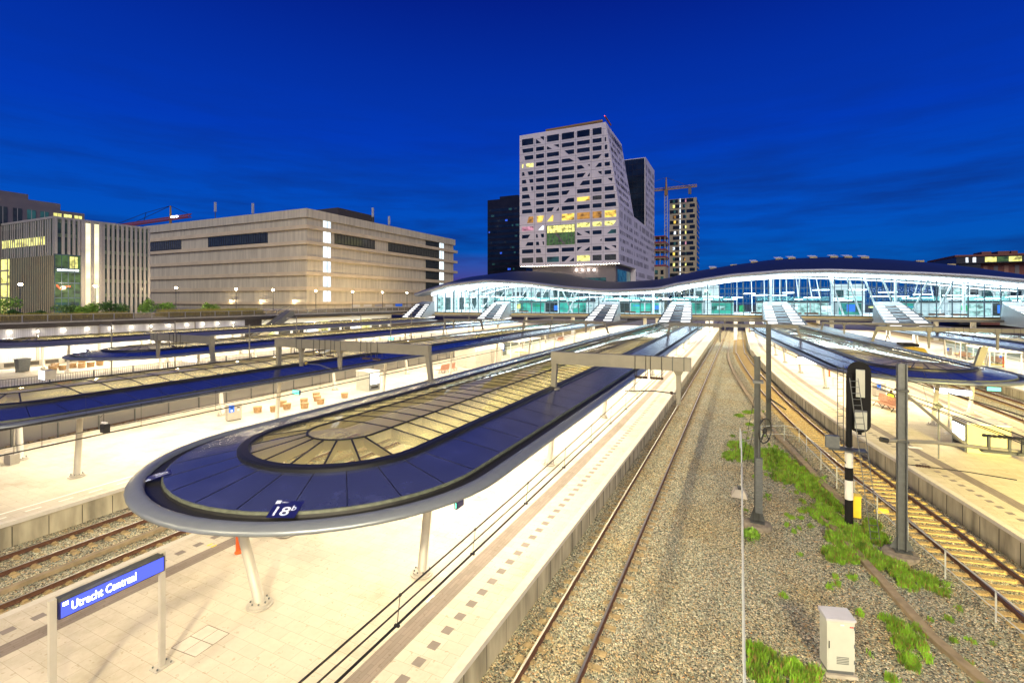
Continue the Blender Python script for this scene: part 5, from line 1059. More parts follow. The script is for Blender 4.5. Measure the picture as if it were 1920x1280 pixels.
OV = {(0,1):[[(0,0),(.65,.0),(0,.75)],[(.55,.9),(1,.35),(1,1),(.6,1)]], (1,0):[[(.1,0),(1,0),(1,1),(.02,1)]], (1,2):[[(0,0),(.42,.05),(0,.85)],[(.55,.95),(1,.2),(1,1)]], (2,0):[[(.28,0),(1,0),(1,1),(.2,1)]], (2,3):[[(.55,0),(1,0),(1,1),(.22,1)]],
 (3,0):[[(0,0),(.08,0),(.12,1),(0,1)],[(.42,0),(1,0),(1,1),(.36,1)]], (3,3):[[(0,0),(1,.05),(.62,1),(0,1)]], (3,4):[[(.25,0),(1,0),(1,1),(0,1)]], (3,5):[[(0,0),(.65,0),(1,1),(0,1)]],
 (4,0):[[(0,0),(.25,0),(.17,1),(0,1)],[(.6,0),(1,0),(1,1),(.5,1)]], (4,4):[[(0,0),(.6,.1),(.35,1),(0,1)],[(.85,.9),(1,.4),(1,1)]], (4,5):[[(.3,0),(1,0),(1,1),(.7,1)]],
 (5,0):[[(0,0),(.4,0),(.33,1),(0,1)],[(.7,0),(1,0),(1,1),(.64,1)]], (5,4):[[(0,0),(.45,.0),(.68,1),(0,1)],[(.8,0),(1,0),(1,.9)]], (5,5):[[(.7,.6),(1,.1),(1,1),(.6,1)]],
 (6,0):[[(0,0),(.52,0),(.48,1),(0,1)],[(.85,0),(1,0),(1,1),(.78,1)]], (6,4):[[(.2,0),(1,0),(1,1),(.45,1)]], (7,0):[[(0,0),(.7,0),(.6,1),(0,1)]], (7,3):[[(0,0),(.4,0),(.65,1),(0,1)]], (7,4):F_, (8,0):[[(0,0),(.8,0),(.72,1),(0,1)]], (8,3):[[(.15,0),(1,0),(1,1),(.5,1)]],
 (9,0):[[(0,0),(.93,0),(.88,1),(0,1)]], (9,2):[[(0,0),(.4,0),(.6,1),(0,1)],[(.75,0),(1,0),(1,.9)]],
 (10,0):[[(.45,0),(1,0),(1,1),(.6,1)]], (10,1):[[(.15,0),(.75,0),(1,1),(.08,1)]], (10,2):[[(0,0),(.5,0),(.55,1),(.45,1)]], (11,1):[[(.3,0),(.95,0),(1,1),(.85,1)]], (11,2):[], (11,3):[],
 (12,0):[[(0,0),(.5,0),(.75,1),(0,1)]], (12,1):[[(0,0),(.25,0),(.18,1),(0,1)],[(.7,0),(1,0),(1,1),(.6,1)]], (12,2):[], (12,3):[], (12,4):[[(0,0),(.4,0),(0,.9)],[(.55,1),(1,.1),(1,1)]],
 (13,0):[[(.3,0),(1,0),(1,1),(.5,1)]], (13,1):[[(0,0),(.4,0),(.35,1),(0,1)],[(.9,0),(1,0),(1,1),(.8,1)]], (13,2):[], (13,3):[], (13,5):[[(.8,.4),(1,.2),(1,.9)]],
 (14,1):[[(0,0),(.65,0),(.55,1),(0,1)]], (14,4):[[(0,0),(.4,1),(0,1)],[(.55,0),(1,0),(1,1)]], (15,1):[[(0,0),(.9,0),(.8,1),(0,1)]], (15,3):[[(0,0),(.2,0),(.7,1),(0,1)],[(.6,0),(1,0),(1,.7)]]}
LIT = {(3,0):'win_lime',(8,4):'win_yellow',(8,5):'win_mall',(10,0):'win_amber',(10,1):'win_yellow',(10,2):'win_yellow',(10,3):'win_yellow',(10,4):'win_amber',(10,5):'win_amber',(10,6):'win_yellow',(11,0):'win_pink',(11,1):'win_white',(11,4):'win_lime',(11,5):'win_lime',(11,6):'win_lime',(15,0):'win_mall',(15,1):'win_mall',(15,4):'win_lime',(15,5):'win_mall',(15,6):'win_mall',(15,2):'win_teal',(12,6):'win_teal'}
for r, (z0,z1) in enumerate(rowz):
    cc = cols+[(-56.9, min(-50.9, slantx(z0)-1.2))] if r > 0 else cols
    for c_, (x0,x1) in enumerate(cc):
        if c_ == 6 and r == 6: pl = [[(.6,.6),(.95,.2),(1,1),(.4,1)]]
        elif c_ == 6 and r == 12: pl = [[(.2,0),(1,0),(1,1),(.6,1)]]
        elif c_ == 6 and r == 14: pl = [[(0,0),(.5,0),(0,.9)],[(.6,1),(1,.3),(1,1)]]
        elif c_ == 6 and r == 11: pl = [[(0,0),(.7,0),(1,1),(0,1)]]
        else: pl = OV.get((r,c_), F_)
        if not pl: continue
        q = MB(); e = 2.6*(x0+100.5)/50*0
        for pg in pl: q.plate([(x0+u*(x1-x0), TY, z0+v*(z1-z0)) for u,v in pg], (0,-.12,0))
        q.build('window', LIT.get((r,c_),'towerwin'), tw)
bw = MB().plate([(-85.9,TY,37),(-71.3,TY,37),(-71.3,TY,46.7),(-85.9,TY,46.7)], (0,-.12,0)).build('atrium_window', 'win_green', tw)
MB().plate([(-85.5,TY-.13,43),(-71.6,TY-.13,43),(-71.6,TY-.13,46.5),(-85.5,TY-.13,46.5)], (0,-.02,0)).build('ceiling_light', 'win_lime', bw); q = MB()
for k in range(10): q.box(-85.9+k*1.6,TY-.3,37,-85.75+k*1.6,TY-.16,46.7)
q.plate([(-82,TY-.2,43),(-80.8,TY-.2,43),(-76,TY-.2,37.2),(-77.2,TY-.2,37.2)], (0,-.1,0)); q.build('glazing_bars', 'towergrey', bw)
# facade joints
q = MB()
for z in [93.1-3.0]+[(a[0]+b[1])/2 for a,b in zip(rowz,rowz[1:])]: q.box(TXL,TY-.03,z-.05,slantx(z)-.1,TY-.005,z+.05)
for x in (-92.3,-86.5,-78.8,-71,-63.4,-57.7): q.box(x-.05,TY-.035,27.2,x+.05,TY-.006,90)
q.build('facade_joints', 'towergrey', tw)
# right face windows
rg = random.Random(4); q = MB()
def facex(z, y): return TXR if z <= 54 else TXR-6.1*(z-54)/39.1
for r,(z0,z1) in enumerate(rowz):
    for k in range(11 if z0 < 53 else 10):
        y0 = 224.5+k*3.1+rg.uniform(-.3,.3); w_ = rg.choice((1.0,1.4,1.5,.7)); s1, s2 = rg.choice((0,0,.6)), rg.choice((0,0,-.5))
        if rg.random() < .12: continue
        if y0+w_ > 256: continue
        q.add([(facex(z,y)+.08,y,z) for y,z in ((y0+s1,z0),(y0+w_,z0),(y0+w_+s2,z1),(y0,z1))], [(0,1,2,3)])
    for k in range(21 if z0 < 53 else 10):
        y0 = (258.5 if z0 < 53 else 294)+k*3.1+rg.uniform(-.3,.3); w_ = rg.choice((1.0,1.4,1.5,.7)); s1, s2 = rg.choice((0,0,.5)), rg.choice((0,0,-.5))
        if y0+w_ > 323.5 or rg.random() < .12 or (z0 < 40 and 300 < y0 < 312): continue
        q.add([(TXR+.08,y,z) for y,z in ((y0+s1,z0),(y0+w_,z0),(y0+w_+s2,z1),(y0,z1))], [(0,1,2,3)])
for z0 in (10,14.5,19,23):
    for k in range(17):
        y0 = 264+k*3.3; 
        if rg.random() < .15: continue
        q.quad((TXR+.08,y0,z0),(TXR+.08,y0+1.3,z0),(TXR+.08,y0+rg.uniform(.7,1.3),z0+2.4),(TXR+.08,y0,z0+2.4))
stuff(q.build('side_windows', 'sidewin', tw))
rt = MB().tube([(-87,224,94.2),(-58.5,224,94.6)], .7, 6).build('roof_crane', 'craney', tw); MB().tube([(-55.5,228,93.3),(-57.3,224,96.6)], .4, 6).build('crane_arm', 'brick', rt); MB().lathe((-57.4,223.5,96.6),[(.14,-.14),(.14,.14)],8).build('warning_light', 'redlamp', rt)
MB().box(-66,300,94.7,-55,303,96.5).build('roof_crane', 'craney', tw)

# ------------------------------------------------------------------ other towers
dt = thing('dark_office_tower', 'dark glass tower left of the white tower', 'office tower', (-148,310,DZ)); MB().box(-160.6,300,0,-131,340,80.4).build('wall', 'darktower', dt); MB().box(-152,302,80.4,-138,320,82.6).build('rooftop_box', 'darktower', dt)
rg = random.Random(8)
for r in range(17):
    z = 12+r*3.75; MB().box(-160.4,299.9,z,-133,300,z+1.9).build('window', 'towerwin', dt)
    for k in range(3):
        if rg.random() < .5: x = rg.uniform(-160,-138); MB().box(x,299.8,z+.2,x+rg.uniform(.6,3),299.89,z+1.5).build('window', rg.choice(['win_dim','win_teal','win_dim','win_blue','win_teal']), dt)
MB().box(-147,299.8,24,-135,299.89,26.2).build('window', 'win_lime', dt)
sw = thing('striped_apartment_tower', 'slim apartment tower with staggered beige bands and scattered lit windows', 'apartment tower', (-38,390,DZ)); MB().box(-48,380,0,-28.8,406,86).build('wall', 'stripebeige', sw)
rg = random.Random(2); q1 = MB()
for r in range(19):
    z = 12+r*3.95; o = (r%2)*2.2
    for x0,x1 in ((-47.6+o,-41.8+o*.4),(-39.6+o*.6,-36.8),(-35.8+o,-31+o*.5)): q1.box(x0,379.8,z,min(x1,-29.4),379.95,z+2.5)
    for k in range(6): q1.box(-28.8,381+k*4+o,z,-28.65,384+k*4+o,z+2.5)
    if r > 0: MB().box(-40.6,379.7,z,-40.0,379.9,z+2.9).build('window', 'win_white', sw)
    if rg.random() < .75: x = rg.choice((-45.5,-44.8)); MB().box(x,379.65,z+.1,x+1.5,379.79,z+2.4).build('window', rg.choice(['win_lime','win_yellow','win_amber','win_white','win_teal']), sw)
    if rg.random() < .6: x = rg.choice((-37.5,-36.8)); MB().box(x,379.65,z+.1,x+.9,379.79,z+2.3).build('window', rg.choice(['win_amber','win_pink','win_teal','win_lime','win_teal']), sw)
stuff(q1.build('window_bands', 'towerwin', sw))
cr_ = thing('tower_crane', 'yellow tower crane with blue-grey lattice mast between the two towers', 'tower crane', (-47.7,360,DZ)); q = MB(); lattice(q, (-48.6,360,0), (-48.6,360.01,84), 1.0, 2, .01)
q = MB()
for a in (-1,1):
    for b in (-1,1): q.box(-47.7+a-.15,360+b-.15,0,-47.7+a+.15,360+b+.15,85)
for k in range(34): z = k*2.5; q.tube([(-48.7,359,z),(-46.7,359,z+2.5)], .12, 3); q.tube([(-46.7,359,z),(-48.7,359,z+2.5)], .12, 3)
q.build('mast', 'cabinet_top', cr_); q = MB()
A_, B_ = Vector((-75,352,87)), Vector((-28,372,92))
for o in ((0,0,0),(0,0,1.6),(0,1.2,.8)): q.tube([A_+Vector(o),B_+Vector(o)], .3, 4)
for k in range(24): p0, p1 = A_+(B_-A_)*k/24, A_+(B_-A_)*(k+1)/24; q.tube([p0,p1+Vector((0,0,1.6))], .15, 3)
q.build('jib', 'craney', cr_); MB().box(-48.8,358.9,85,-46.6,361.1,89).build('cab', 'craney', cr_); MB().tube([(-47.7,360,89),(-47.7,360,98)], .9, 6, .4).build('tower_head', 'craney', cr_)
MB().box(-33.5,368,86.5,-31.5,370,91.5).build('counterweight', 'towergrey', cr_); q = MB(); q.tube([(-47.7,360,98),(-32,370,92)], .12, 4); q.tube([(-47.7,360,98),(-75,352,89)], .12, 4); q.build('guy_rope', 'darkmetal', cr_)
rw = thing('scaffolded_building', 'half-built block with red edge nets between the white tower and the crane', 'building under construction', (-50,350,DZ)); MB().box(-58,345,0,-46.2,362,33).build('wall', 'stripebeige', rw)
for k,z in enumerate((33,39,44,49)):
    MB().box(-58,345,z,-46.2,362,z+.5).build('floor_slab', 'stripebeige', rw); MB().box(-58,344.8,z+.5,-46.0,344.95,z+1.6).build('safety_net', 'cranered', rw); MB().box(-46.1,345,z+.5,-45.95,362,z+1.6).build('safety_net', 'cranered', rw)
q = MB()
for x in (-57,-53.5,-50,-46.8): q.box(x,345.5,33,x+.5,346,54); q.box(x,360,33,x+.5,360.5,54)
q.build('scaffold_posts', 'stripebeige', rw); MB().box(-58,345,54,-46.2,362,54.6).build('floor_slab', 'cranered', rw)
for r in range(5):
    for k in range(3): MB().box(-57+k*3.8,344.9,10+r*4.5,-55+k*3.8,345,13+r*4.5).build('window', 'win_teal' if (r+k)%2 else 'towerwin', rw)
rb2 = thing('brick_office_building', 'dark brick building with a green-lit top floor above the hall roof at right', 'office building', (95,270,DZ)); MB().box(89,262,0,125,290,25.2).build('wall', 'brick', rb2); MB().box(82,260,0,89,288,25.8).build('wall', 'darktower', rb2); MB().box(81,259,25.2,126,291,28.0).build('upper_storey', 'darktower', rb2); MB().box(80.5,258.5,28,126,291.5,28.7).build('roof', 'brick', rb2)
for (x0,x1,m) in ((84,84.8,'win_white'),(86.2,87.2,'win_white'),(90,93.5,'win_lime'),(93.7,97,'win_green'),(97.2,101,'win_lime'),(101.2,104,'win_mall')): MB().box(x0,258.9,25.6,x1,259,27.6).build('window', m, rb2)
for k in range(6): MB().box(90.5+k*3.2,261.9,20,91.8+k*3.2,262,24.2).build('window', 'towergrey' if k%2 else 'wood', rb2)
for x0,x1 in ((90,93),(95,98.5),(99,101)): MB().box(x0,262,28.7,x1,270,30).build('rooftop_box', 'brick', rb2)

# ------------------------------------------------------------------ station hall
def hf(x): return 131.4+.0935*x
HFZ = 6.5
FR = [(-88,11.2),(-86.8,11.5),(-77.7,14.0),(-65.1,15.2),(-53.2,14.5),(-42.1,13.0),(-33.3,12.2),(-28.1,12.1),(-18.3,12.5),(-14.7,13.5),(-2.1,15.5),(9.5,16.3),(18.3,16.3),(25.0,15.9),(34.9,15.3),(44.2,14.5),(51.2,13.6),(60,12.4),(75,11.5)]
RD = [(-93,14.6),(-91.9,15.2),(-77.0,18.2),(-62.9,19.6),(-49.7,18.6),(-45.5,17.4),(-39.3,16.0),(-33.2,15.5),(-21.6,16.1),(-18.8,16.6),(-10.7,18.5),(0.3,20.1),(8.6,21.2),(13.9,21.3),(21.6,21.4),(28.4,21.0),(39.1,19.8),(47.9,18.3),(52.3,17.4),(60.5,15.4),(78,13.5)]
def prof(T, x):
    for (a,za),(b,zb) in zip(T,T[1:]):
        if a <= x <= b: f = (x-a)/(b-a); f = f; return za+(zb-za)*f
    return T[0][1] if x < T[0][0] else T[-1][1]
def sprof(T, x): return (prof(T,x-3)+prof(T,x-1.5)+prof(T,x)*2+prof(T,x+1.5)+prof(T,x+3))/6
hall = thing('station_hall', 'glazed station hall with dark wavy roof spanning over all tracks', 'station hall', (0,131,HFZ))
XS = [-88+1.6*k for k in range(101)]
q = MB(); nR = 6
for x in XS:
    for j in range(nR+1):
        f = j/nR; z = prof(FR,x)+(.9)+(sprof(RD,x)-sprof(FR,x)-.9)*math.sin(f*math.pi/2); q.v.append((x, hf(x)-5+23*f, z))
    for j in (1,2): q.v.append((x, hf(x)+18+14*j, sprof(RD,x)-.6*j*j))
m_ = nR+3
for i in range(len(XS)-1):
    for j in range(m_-1): q.f.append((i*m_+j,(i+1)*m_+j,(i+1)*m_+j+1,i*m_+j+1))
q.build('roof', 'hall_roof', hall, smooth=True)
e = MB()
for k,(dy,dz) in enumerate(((-5,.92),(-5.25,.75),(-5.3,.45),(-5.0,.15),(-4.5,.0))): e.v += [(x,hf(x)+dy,prof(FR,x)+dz) for x in XS]
nX = len(XS)
for k in range(4):
    for i in range(nX-1): e.f.append((k*nX+i,k*nX+i+1,(k+1)*nX+i+1,(k+1)*nX+i))
e.build('roof_edge', 'hall_edge', hall, smooth=True)
s_ = MB()
for dy, dz in ((-4.5,0),(0,-.1),(10,1.2),(20,1.8),(44,.6)): s_.v += [(x,hf(x)+dy,sprof(FR,x)+dz if dy > -4 else prof(FR,x)) for x in XS]
for k in range(4):
    for i in range(nX-1): s_.f.append((k*nX+i,k*nX+i+1,(k+1)*nX+i+1,(k+1)*nX+i))
so_ = s_.build('ceiling', 'hallceil', hall); so_.data.materials.append(MATS['hood']); so_.data.polygons.foreach_set('material_index', [1]*(nX-1)+[0]*(3*(nX-1)))
for k,(dy,dz,w_) in enumerate(((-1.2,-.25,.4),(4,.2,.3),(8,.7,.3),(12,1.0,.3),(16,1.2,.3),(20,1.3,.3),(26,1.1,.3),(33,.6,.3))):
    b = MB(); 
    for x in XS[2:-4]: b.v += [(x,hf(x)+dy,sprof(FR,x)+dz-.1),(x,hf(x)+dy+w_,sprof(FR,x)+dz-.1)]
    n_ = len(b.v)//2; b.f += [(2*i,2*i+2,2*i+3,2*i+1) for i in range(n_-1)]; 
    # give the strip a visible depth
    o0 = len(b.v); b.v += [(x_,y_,z_-.14) for x_,y_,z_ in b.v[:o0]]; b.f += [(o0+2*i,o0+2*i+1,o0+2*i+3,o0+2*i+2) for i in range(n_-1)]; b.f += [(2*i,o0+2*i,o0+2*i+2,2*i+2) for i in range(n_-1)]
    b.build('ceiling_light_strip', 'hall_strip', hall)
MB().add([(x,y,z) for z in (5.4,6.35) for x,y in ((-86,hf(-86)-.6),(75,hf(75)-.6),(75,hf(75)+46),(-86,hf(-86)+46))], [(0,3,2,1),(4,5,6,7),(0,1,5,4),(1,2,6,5),(2,3,7,6),(3,0,4,7)]).build('floor_slab', 'ochre', hall)
MB().quad((-86,hf(-86)-.5,6.36),(75,hf(75)-.5,6.36),(75,hf(75)+46,6.36),(-86,hf(-86)+46,6.36)).build('floor', 'hallwhite', hall)
q = MB(); q.add([(x,y,z) for z in (6.3,6.55) for x,y in ((-86,hf(-86)-.8),(75,hf(75)-.8),(75,hf(75)-.4),(-86,hf(-86)-.4))], [(0,3,2,1),(4,5,6,7),(0,1,5,4),(1,2,6,5),(2,3,7,6),(3,0,4,7)]); q.build('floor_edge', 'brownfascia', hall)
q = MB(); q.add([(x,y,z) for z in (5.5,6.0) for x,y in ((-86,hf(-86)-3),(75,hf(75)-3),(75,hf(75)-2.5),(-86,hf(-86)-2.5))], [(0,3,2,1),(4,5,6,7),(0,1,5,4),(1,2,6,5),(2,3,7,6),(3,0,4,7)]); q.build('maintenance_beam', 'gantry', hall)
fr_ = MB(); gl = MB(); x = -83.5
gx = []
while x < 72: gx.append(x); x += 2.72
for a,b in zip(gx,gx[1:]): gl.quad((a,hf(a),6.5),(b,hf(b),6.5),(b,hf(b),sprof(FR,b)-.1),(a,hf(a),sprof(FR,a)-.1))
gl.build('facade_glass', 'hall_glass', hall)
for a in gx: fr_.box(a-.09,hf(a)-.15,6.4,a+.09,hf(a)+.1,sprof(FR,a)); fr_.box(a+1.33,hf(a)-.06,6.4,a+1.39,hf(a)+.04,sprof(FR,a+1.36))
for zz in (7.7,9.4,11.3,13.2):
    for a,b in zip(gx,gx[1:]):
        if zz < min(sprof(FR,a),sprof(FR,b)): fr_.add([(a,hf(a)-.04,zz-.03),(b,hf(b)-.04,zz-.03),(b,hf(b)-.04,zz+.03),(a,hf(a)-.04,zz+.03)], [(0,1,2,3)])
fr_.build('mullions', 'mullion', hall)
gl = MB(); fr_ = MB()
for a,b in zip(gx,gx[1:]): gl.quad((a,hf(a)+44,6.5),(b,hf(b)+44,6.5),(b,hf(b)+44,14),(a,hf(a)+44,14)); fr_.box(a-.08,hf(a)+43.8,6.4,a+.08,hf(a)+44.1,16); fr_.box(a+1.2,hf(a)+43.8,6.4,a+1.27,hf(a)+44.1,16)
for zz in (9,10.6,12.2,13.8): fr_.add([(gx[0],hf(gx[0])+43.7,zz),(gx[-1],hf(gx[-1])+43.7,zz),(gx[-1],hf(gx[-1])+43.7,zz+.2),(gx[0],hf(gx[0])+43.7,zz+.2)], [(0,1,2,3)])
fr_.build('rear_mullions', 'mullion', hall); gl.build('rear_glass', 'hall_glass', hall)
w = MB().box(-85.2,hf(-85),6.4,-84.6,hf(-85)+44,13).build('end_wall', 'hallwhite', hall)
for k in range(10): MB().box(-84.6,hf(-85)+2+k*4.2,7,-84.5,hf(-85)+5+k*4.2,11).build('window', ('shoplit','win_teal')[k%2], w)
rg = random.Random(31); q = MB()
for k in range(46): x = rg.uniform(-80,68); q.box(x,hf(x)+rg.uniform(14,38),6.4,x+.25,hf(x)+38.3,sprof(FR,x)+.5) if False else q.tube([(x,hf(x)+rg.uniform(14,38),6.4),(x,hf(x)+30,sprof(FR,x)+.8)], .13, 5)
q.build('inner_posts', 'hallwhite', hall)
# closed bays of the rear wall
for x0,x1 in ((-84,-62),(-47,-33),(-14,-6),(26,34),(52,72)):
    w = MB().box(x0,hf(x0)+42.5,6.4,x1,hf(x0)+43,15).build('rear_wall', 'hallwhite', hall)
    for k in range(int((x1-x0)/3)): MB().box(x0+.4+k*3,hf(x0)+42.3,10.8,x0+2.6+k*3,hf(x0)+42.45,13.2).build('upper_window', ('win_teal','shoplit','win_dim')[k%3], w)
# shop blocks inside
rg = random.Random(12)
shops = [(-70,-40,'shopteal'),(-36,-20,'shopteal'),(-17,-9,'shoplit'),(-7,-1.5,'shopteal'),(4,20,'shoplit'),(22,27,'shopteal'),(33,42,'shopteal'),(47,66,'shoplit')]
for x0,x1,m in shops:
    y = hf((x0+x1)/2)+9; p = MB().box(x0,y,6.37,x1,y+9,9.6).build('shop_block', 'shopgrey', hall); MB().box(x0-.1,y-.15,9.6,x1+.1,y+9.1,9.95).build('shop_cornice', 'black', p)
    n = max(1,int((x1-x0)/4)); w_ = (x1-x0)/n
    for k in range(n): MB().box(x0+k*w_+.2,y-.1,6.6,x0+(k+1)*w_-.2,y-.02,9.4).build('shop_window', m if (k%3) != 1 else rg.choice(['shopgrey','shopteal','win_dim','shoplit']), p)
    MB().quad((x0,y-.1,9.95),(x1,y-.1,9.95),(x1,y-.1,11.0),(x0,y-.1,11.0)).build('balustrade', 'teal_glass', p)
for x in (-80,-72,-60,-47,-34,-21,-7.5,7,20,32.5,45,58):
    MB().tube([(x,hf(x)+4,6.37),(x,hf(x)+4,sprof(FR,x)+.2)], .28, 10).build('pillar', 'hallwhite', hall)
for x,s in ((-76,1),(-70,-1),(-46,1),(-41,-1),(19,1),(22.5,1),(26,1),(29.5,1),(38.5,-1),(43,-1),(56,-1)):
    MB().tube([(x,hf(x)+3,sprof(FR,x)+.2),(x+s*3.2,hf(x)+3.5,6.6)], .2, 8).build('v_strut', 'hallwhite', hall)
for x in (2.5,6,10.5,14,30,34,38,42,-66,-62,-58,-28,-24): 
    p = MB().box(x,hf(x)+1.4,6.75,x+2.9,hf(x)+1.9,6.85).build('bench', 'wood', hall); MB().box(x,hf(x)+1.9,6.85,x+2.9,hf(x)+1.97,7.15).build('backrest', 'wood', p)
# ad boards, signs in the hall
for k in range(26):
    x = -78+k*5.6+rg.uniform(-1,1); MB().box(x,hf(x)+6,7.0+rg.uniform(0,1.6),x+rg.uniform(.8,2.2),hf(x)+6.2,8.8+rg.uniform(-.3,.3)).build('display_board', rg.choice(['win_lime','win_white','blueplate','green','shoplit','win_teal']), hall)
for k in range(70):
    x = -79+k*2.1+rg.uniform(-1,1); zz = 10.3+rg.uniform(-.4,2.6 if 0 < x < 50 else .9); yy = hf(x)+rg.uniform(6,20); MB().box(x,yy,zz,x+rg.uniform(1.5,4.5),yy+.35,zz+.13).build('hanging_light', 'hall_strip', hall)
for x in range(-76,70,24): area('hall_ceiling_light', (x+6,hf(x)+9,sprof(FR,x+6)-.1), 20, 14, 3800, (.80,.95,1))
for x in (-70,-40,-13,12,37,62): area('hall_facade_light', (x,hf(x)-2.2,sprof(FR,x)-.4), 22, 1.0, 260, (.85,.95,1.0), rot=(R(-25),0,0))
# roof skylight hatches
for x in (-6.5,3.5,9.3,12.2,17,21.5,24.5,28,-1.5,-13,39,45):
    lit = x in (-6.5,3.5,9.3,12.2,17,21.5,24.5,28); z = sprof(RD,x)-.5; p = MB().box(x-.8,hf(x)+11,z-.6,x+.8,hf(x)+13,z+.35).build('roof_hatch', 'ochre', hall)
    if lit: MB().add([(x-.85,hf(x)+10.9,z+.36),(x+.85,hf(x)+10.9,z+.36),(x+.4,hf(x)+13.2,z+.85),(x-1.3,hf(x)+13.2,z+.85)], [(0,1,2,3)]).build('hatch_lid', 'hallwhite', p)
# stair hoods
def hood(label, xb, xt, wb, wt, dark=False):
    yb, yt = 112.3, hf(xt)-1.0; zb, zt = 5.15, 9.75; zc = 9.0; yc = yt-3.0
    t = thing('stair_hood', label, 'stair hood', (xb,yb,4.9), 'grey stair hoods between hall and platforms')
    xm = xt+(xb-xt)*.18; wm = wt+(wb-wt)*.18
    A = [(xb-wb,yb,zb),(xb+wb,yb,zb),(xm+wm,yc,zc),(xm-wm,yc,zc),(xt+wt*.9,yt,zt),(xt-wt*.9,yt,zt)]
    g = 4.9
    q = MB(); q.add(A+[(xb-wb,yb,g),(xb+wb,yb,g),(xt+wt,yt,g),(xt-wt,yt,g)], [(3,2,4,5),(0,3,5,9,6),(1,7,8,4,2)]); q.build('casing', 'hood', t)
    def S(u,v,lift=0): # u across, v along the slope
        a = Vector(A[0])*(1-u)+Vector(A[1])*u; b = Vector(A[3])*(1-u)+Vector(A[2])*u; p = a*(1-v)+b*v; return (p.x,p.y,p.z+lift)
    MB().quad(S(0,0),S(1,0),S(1,1),S(0,1)).build('glazing', 'mullion', t)
    for c_ in range(3):
        for r_ in range(7):
            if c_ == 1 : MB().quad(*[S((c_+a)/3*.94+.03,(r_+b)/7,.03) for a,b in ((.04,.15),(.96,.15),(.96,.62),(.04,.62))]).build('pane', 'blackframe' if r_%2 else 'tactile', t)
            else: MB().quad(*[S((c_+a)/3*.94+.03,(r_+b)/7,.03) for a,b in ((.05,.16),(.95,.16),(.95,.72),(.05,.72))]).build('pane', 'skylight', t)
    q = MB()
    for u in (0.0,.335,.665,1.0): q.tube([S(u,0,.05),S(u,1,.05)], .07, 5)
    q.build('frame', 'blackframe', t); return t
hood('grey stair hood at the far left, rising to the tip of the hall roof', -85, -86, 3.4, 2.4); hood('stair hood second from the left, with broad grey side panel', -60, -61.5, 3.6, 2.5); hood('stair hood above the end of the second canopy', -30.5, -30.8, 3.6, 2.4)
hood('stair hood above the end of the central canopy', -13.1, -13.4, 3.7, 2.5); hood('stair hood above the end of the curved canopy, right of the tracks', 8.4, 7.6, 3.8, 2.7); hood('stair hood behind the pale blue canopy with white panes', 28.7, 29.6, 3.7, 2.6); hood('rightmost stair hood cut by the frame edge', 52, 53, 4.5, 3.6)
# under the hall
for x0 in (-82,-57,-34.7,-13,-3,7.5,30,58): area('underpass_light', (x0,148,5.2), 8, 60, 2500 if x0 == -3 else 12000, (1,.93,.8))
MB_ = MB()
for x in (-70,-45,-24,-7.8,-1,3,14,20,36,46):
    for y in (138,160): MB_.box(x-.4,y-.4,-.3,x+.4,y+.4,5.4)
MB_.build('support_columns', 'hallwhite', hall)

# train
tr = thing('passenger_train', 'grey and yellow train standing behind the curved canopy', 'train', (17.2,112,0)); q = MB()
def trsec(y, w, h0, h1): return [(-w,h0),(-w,h1-.7),(-w*.75,h1-.15),(0,h1),(w*.75,h1-.15),(w,h1-.7),(w,h0)]
TRP = [(19.9,72.5),(19.6,77),(18.7,87),(17.9,97),(17.2,112),(17,150)]
def trx(y): return interp([(a,b) for a,b in TRP], y)
q = MB(); ysT = [76,80,90,100,112,150]
for y in ysT:
    for a,z in trsec(y,1.4,.9,4.3): q.v.append((trx(y)+a,y,z))
for i in range(len(ysT)-1):
    for k in range(6): q.f.append((i*7+k,i*7+k+1,(i+1)*7+k+1,(i+1)*7+k))
q.build('body', 'traingrey', tr); q = MB(); S0 = [(trx(76)+a,76,z) for a,z in trsec(76,1.4,.9,4.3)]; S1 = [(trx(74)+a*.9,74.2,.9+(z-.9)*.72) for a,z in trsec(76,1.4,.9,4.3)]
q.v += S0+S1; q.f += [(k,k+7,k+8,k+1) for k in range(6)]+[(13,12,11,10,9,8,7)]; q.build('cab', 'trainyellow', tr)
q = MB(); q.box(trx(78)-1.43,76.5,1.2,trx(78)-1.40,79.6,2.2); q.build('yellow_panel', 'trainyellow', tr); MB().box(trx(74)-.9,74.05,2.3,trx(74)+.9,74.3,3.1).build('windscreen', 'black', tr)
for k in range(8): MB().box(trx(82+k*4)-1.46,82+k*4,2.1,trx(82+k*4)-1.44,84.6+k*4,3.1).build('window', 'win_teal', tr)
MB().box(trx(77)-.8,76.6,4.28,trx(77)+.8,79.6,4.55).build('roof_unit', 'black', tr); MB().tube([(trx(84)-.6,83,4.4),(trx(84),85,5.1),(trx(84)+.6,86,4.4)], .06, 6).build('pantograph', 'darkmetal', tr)

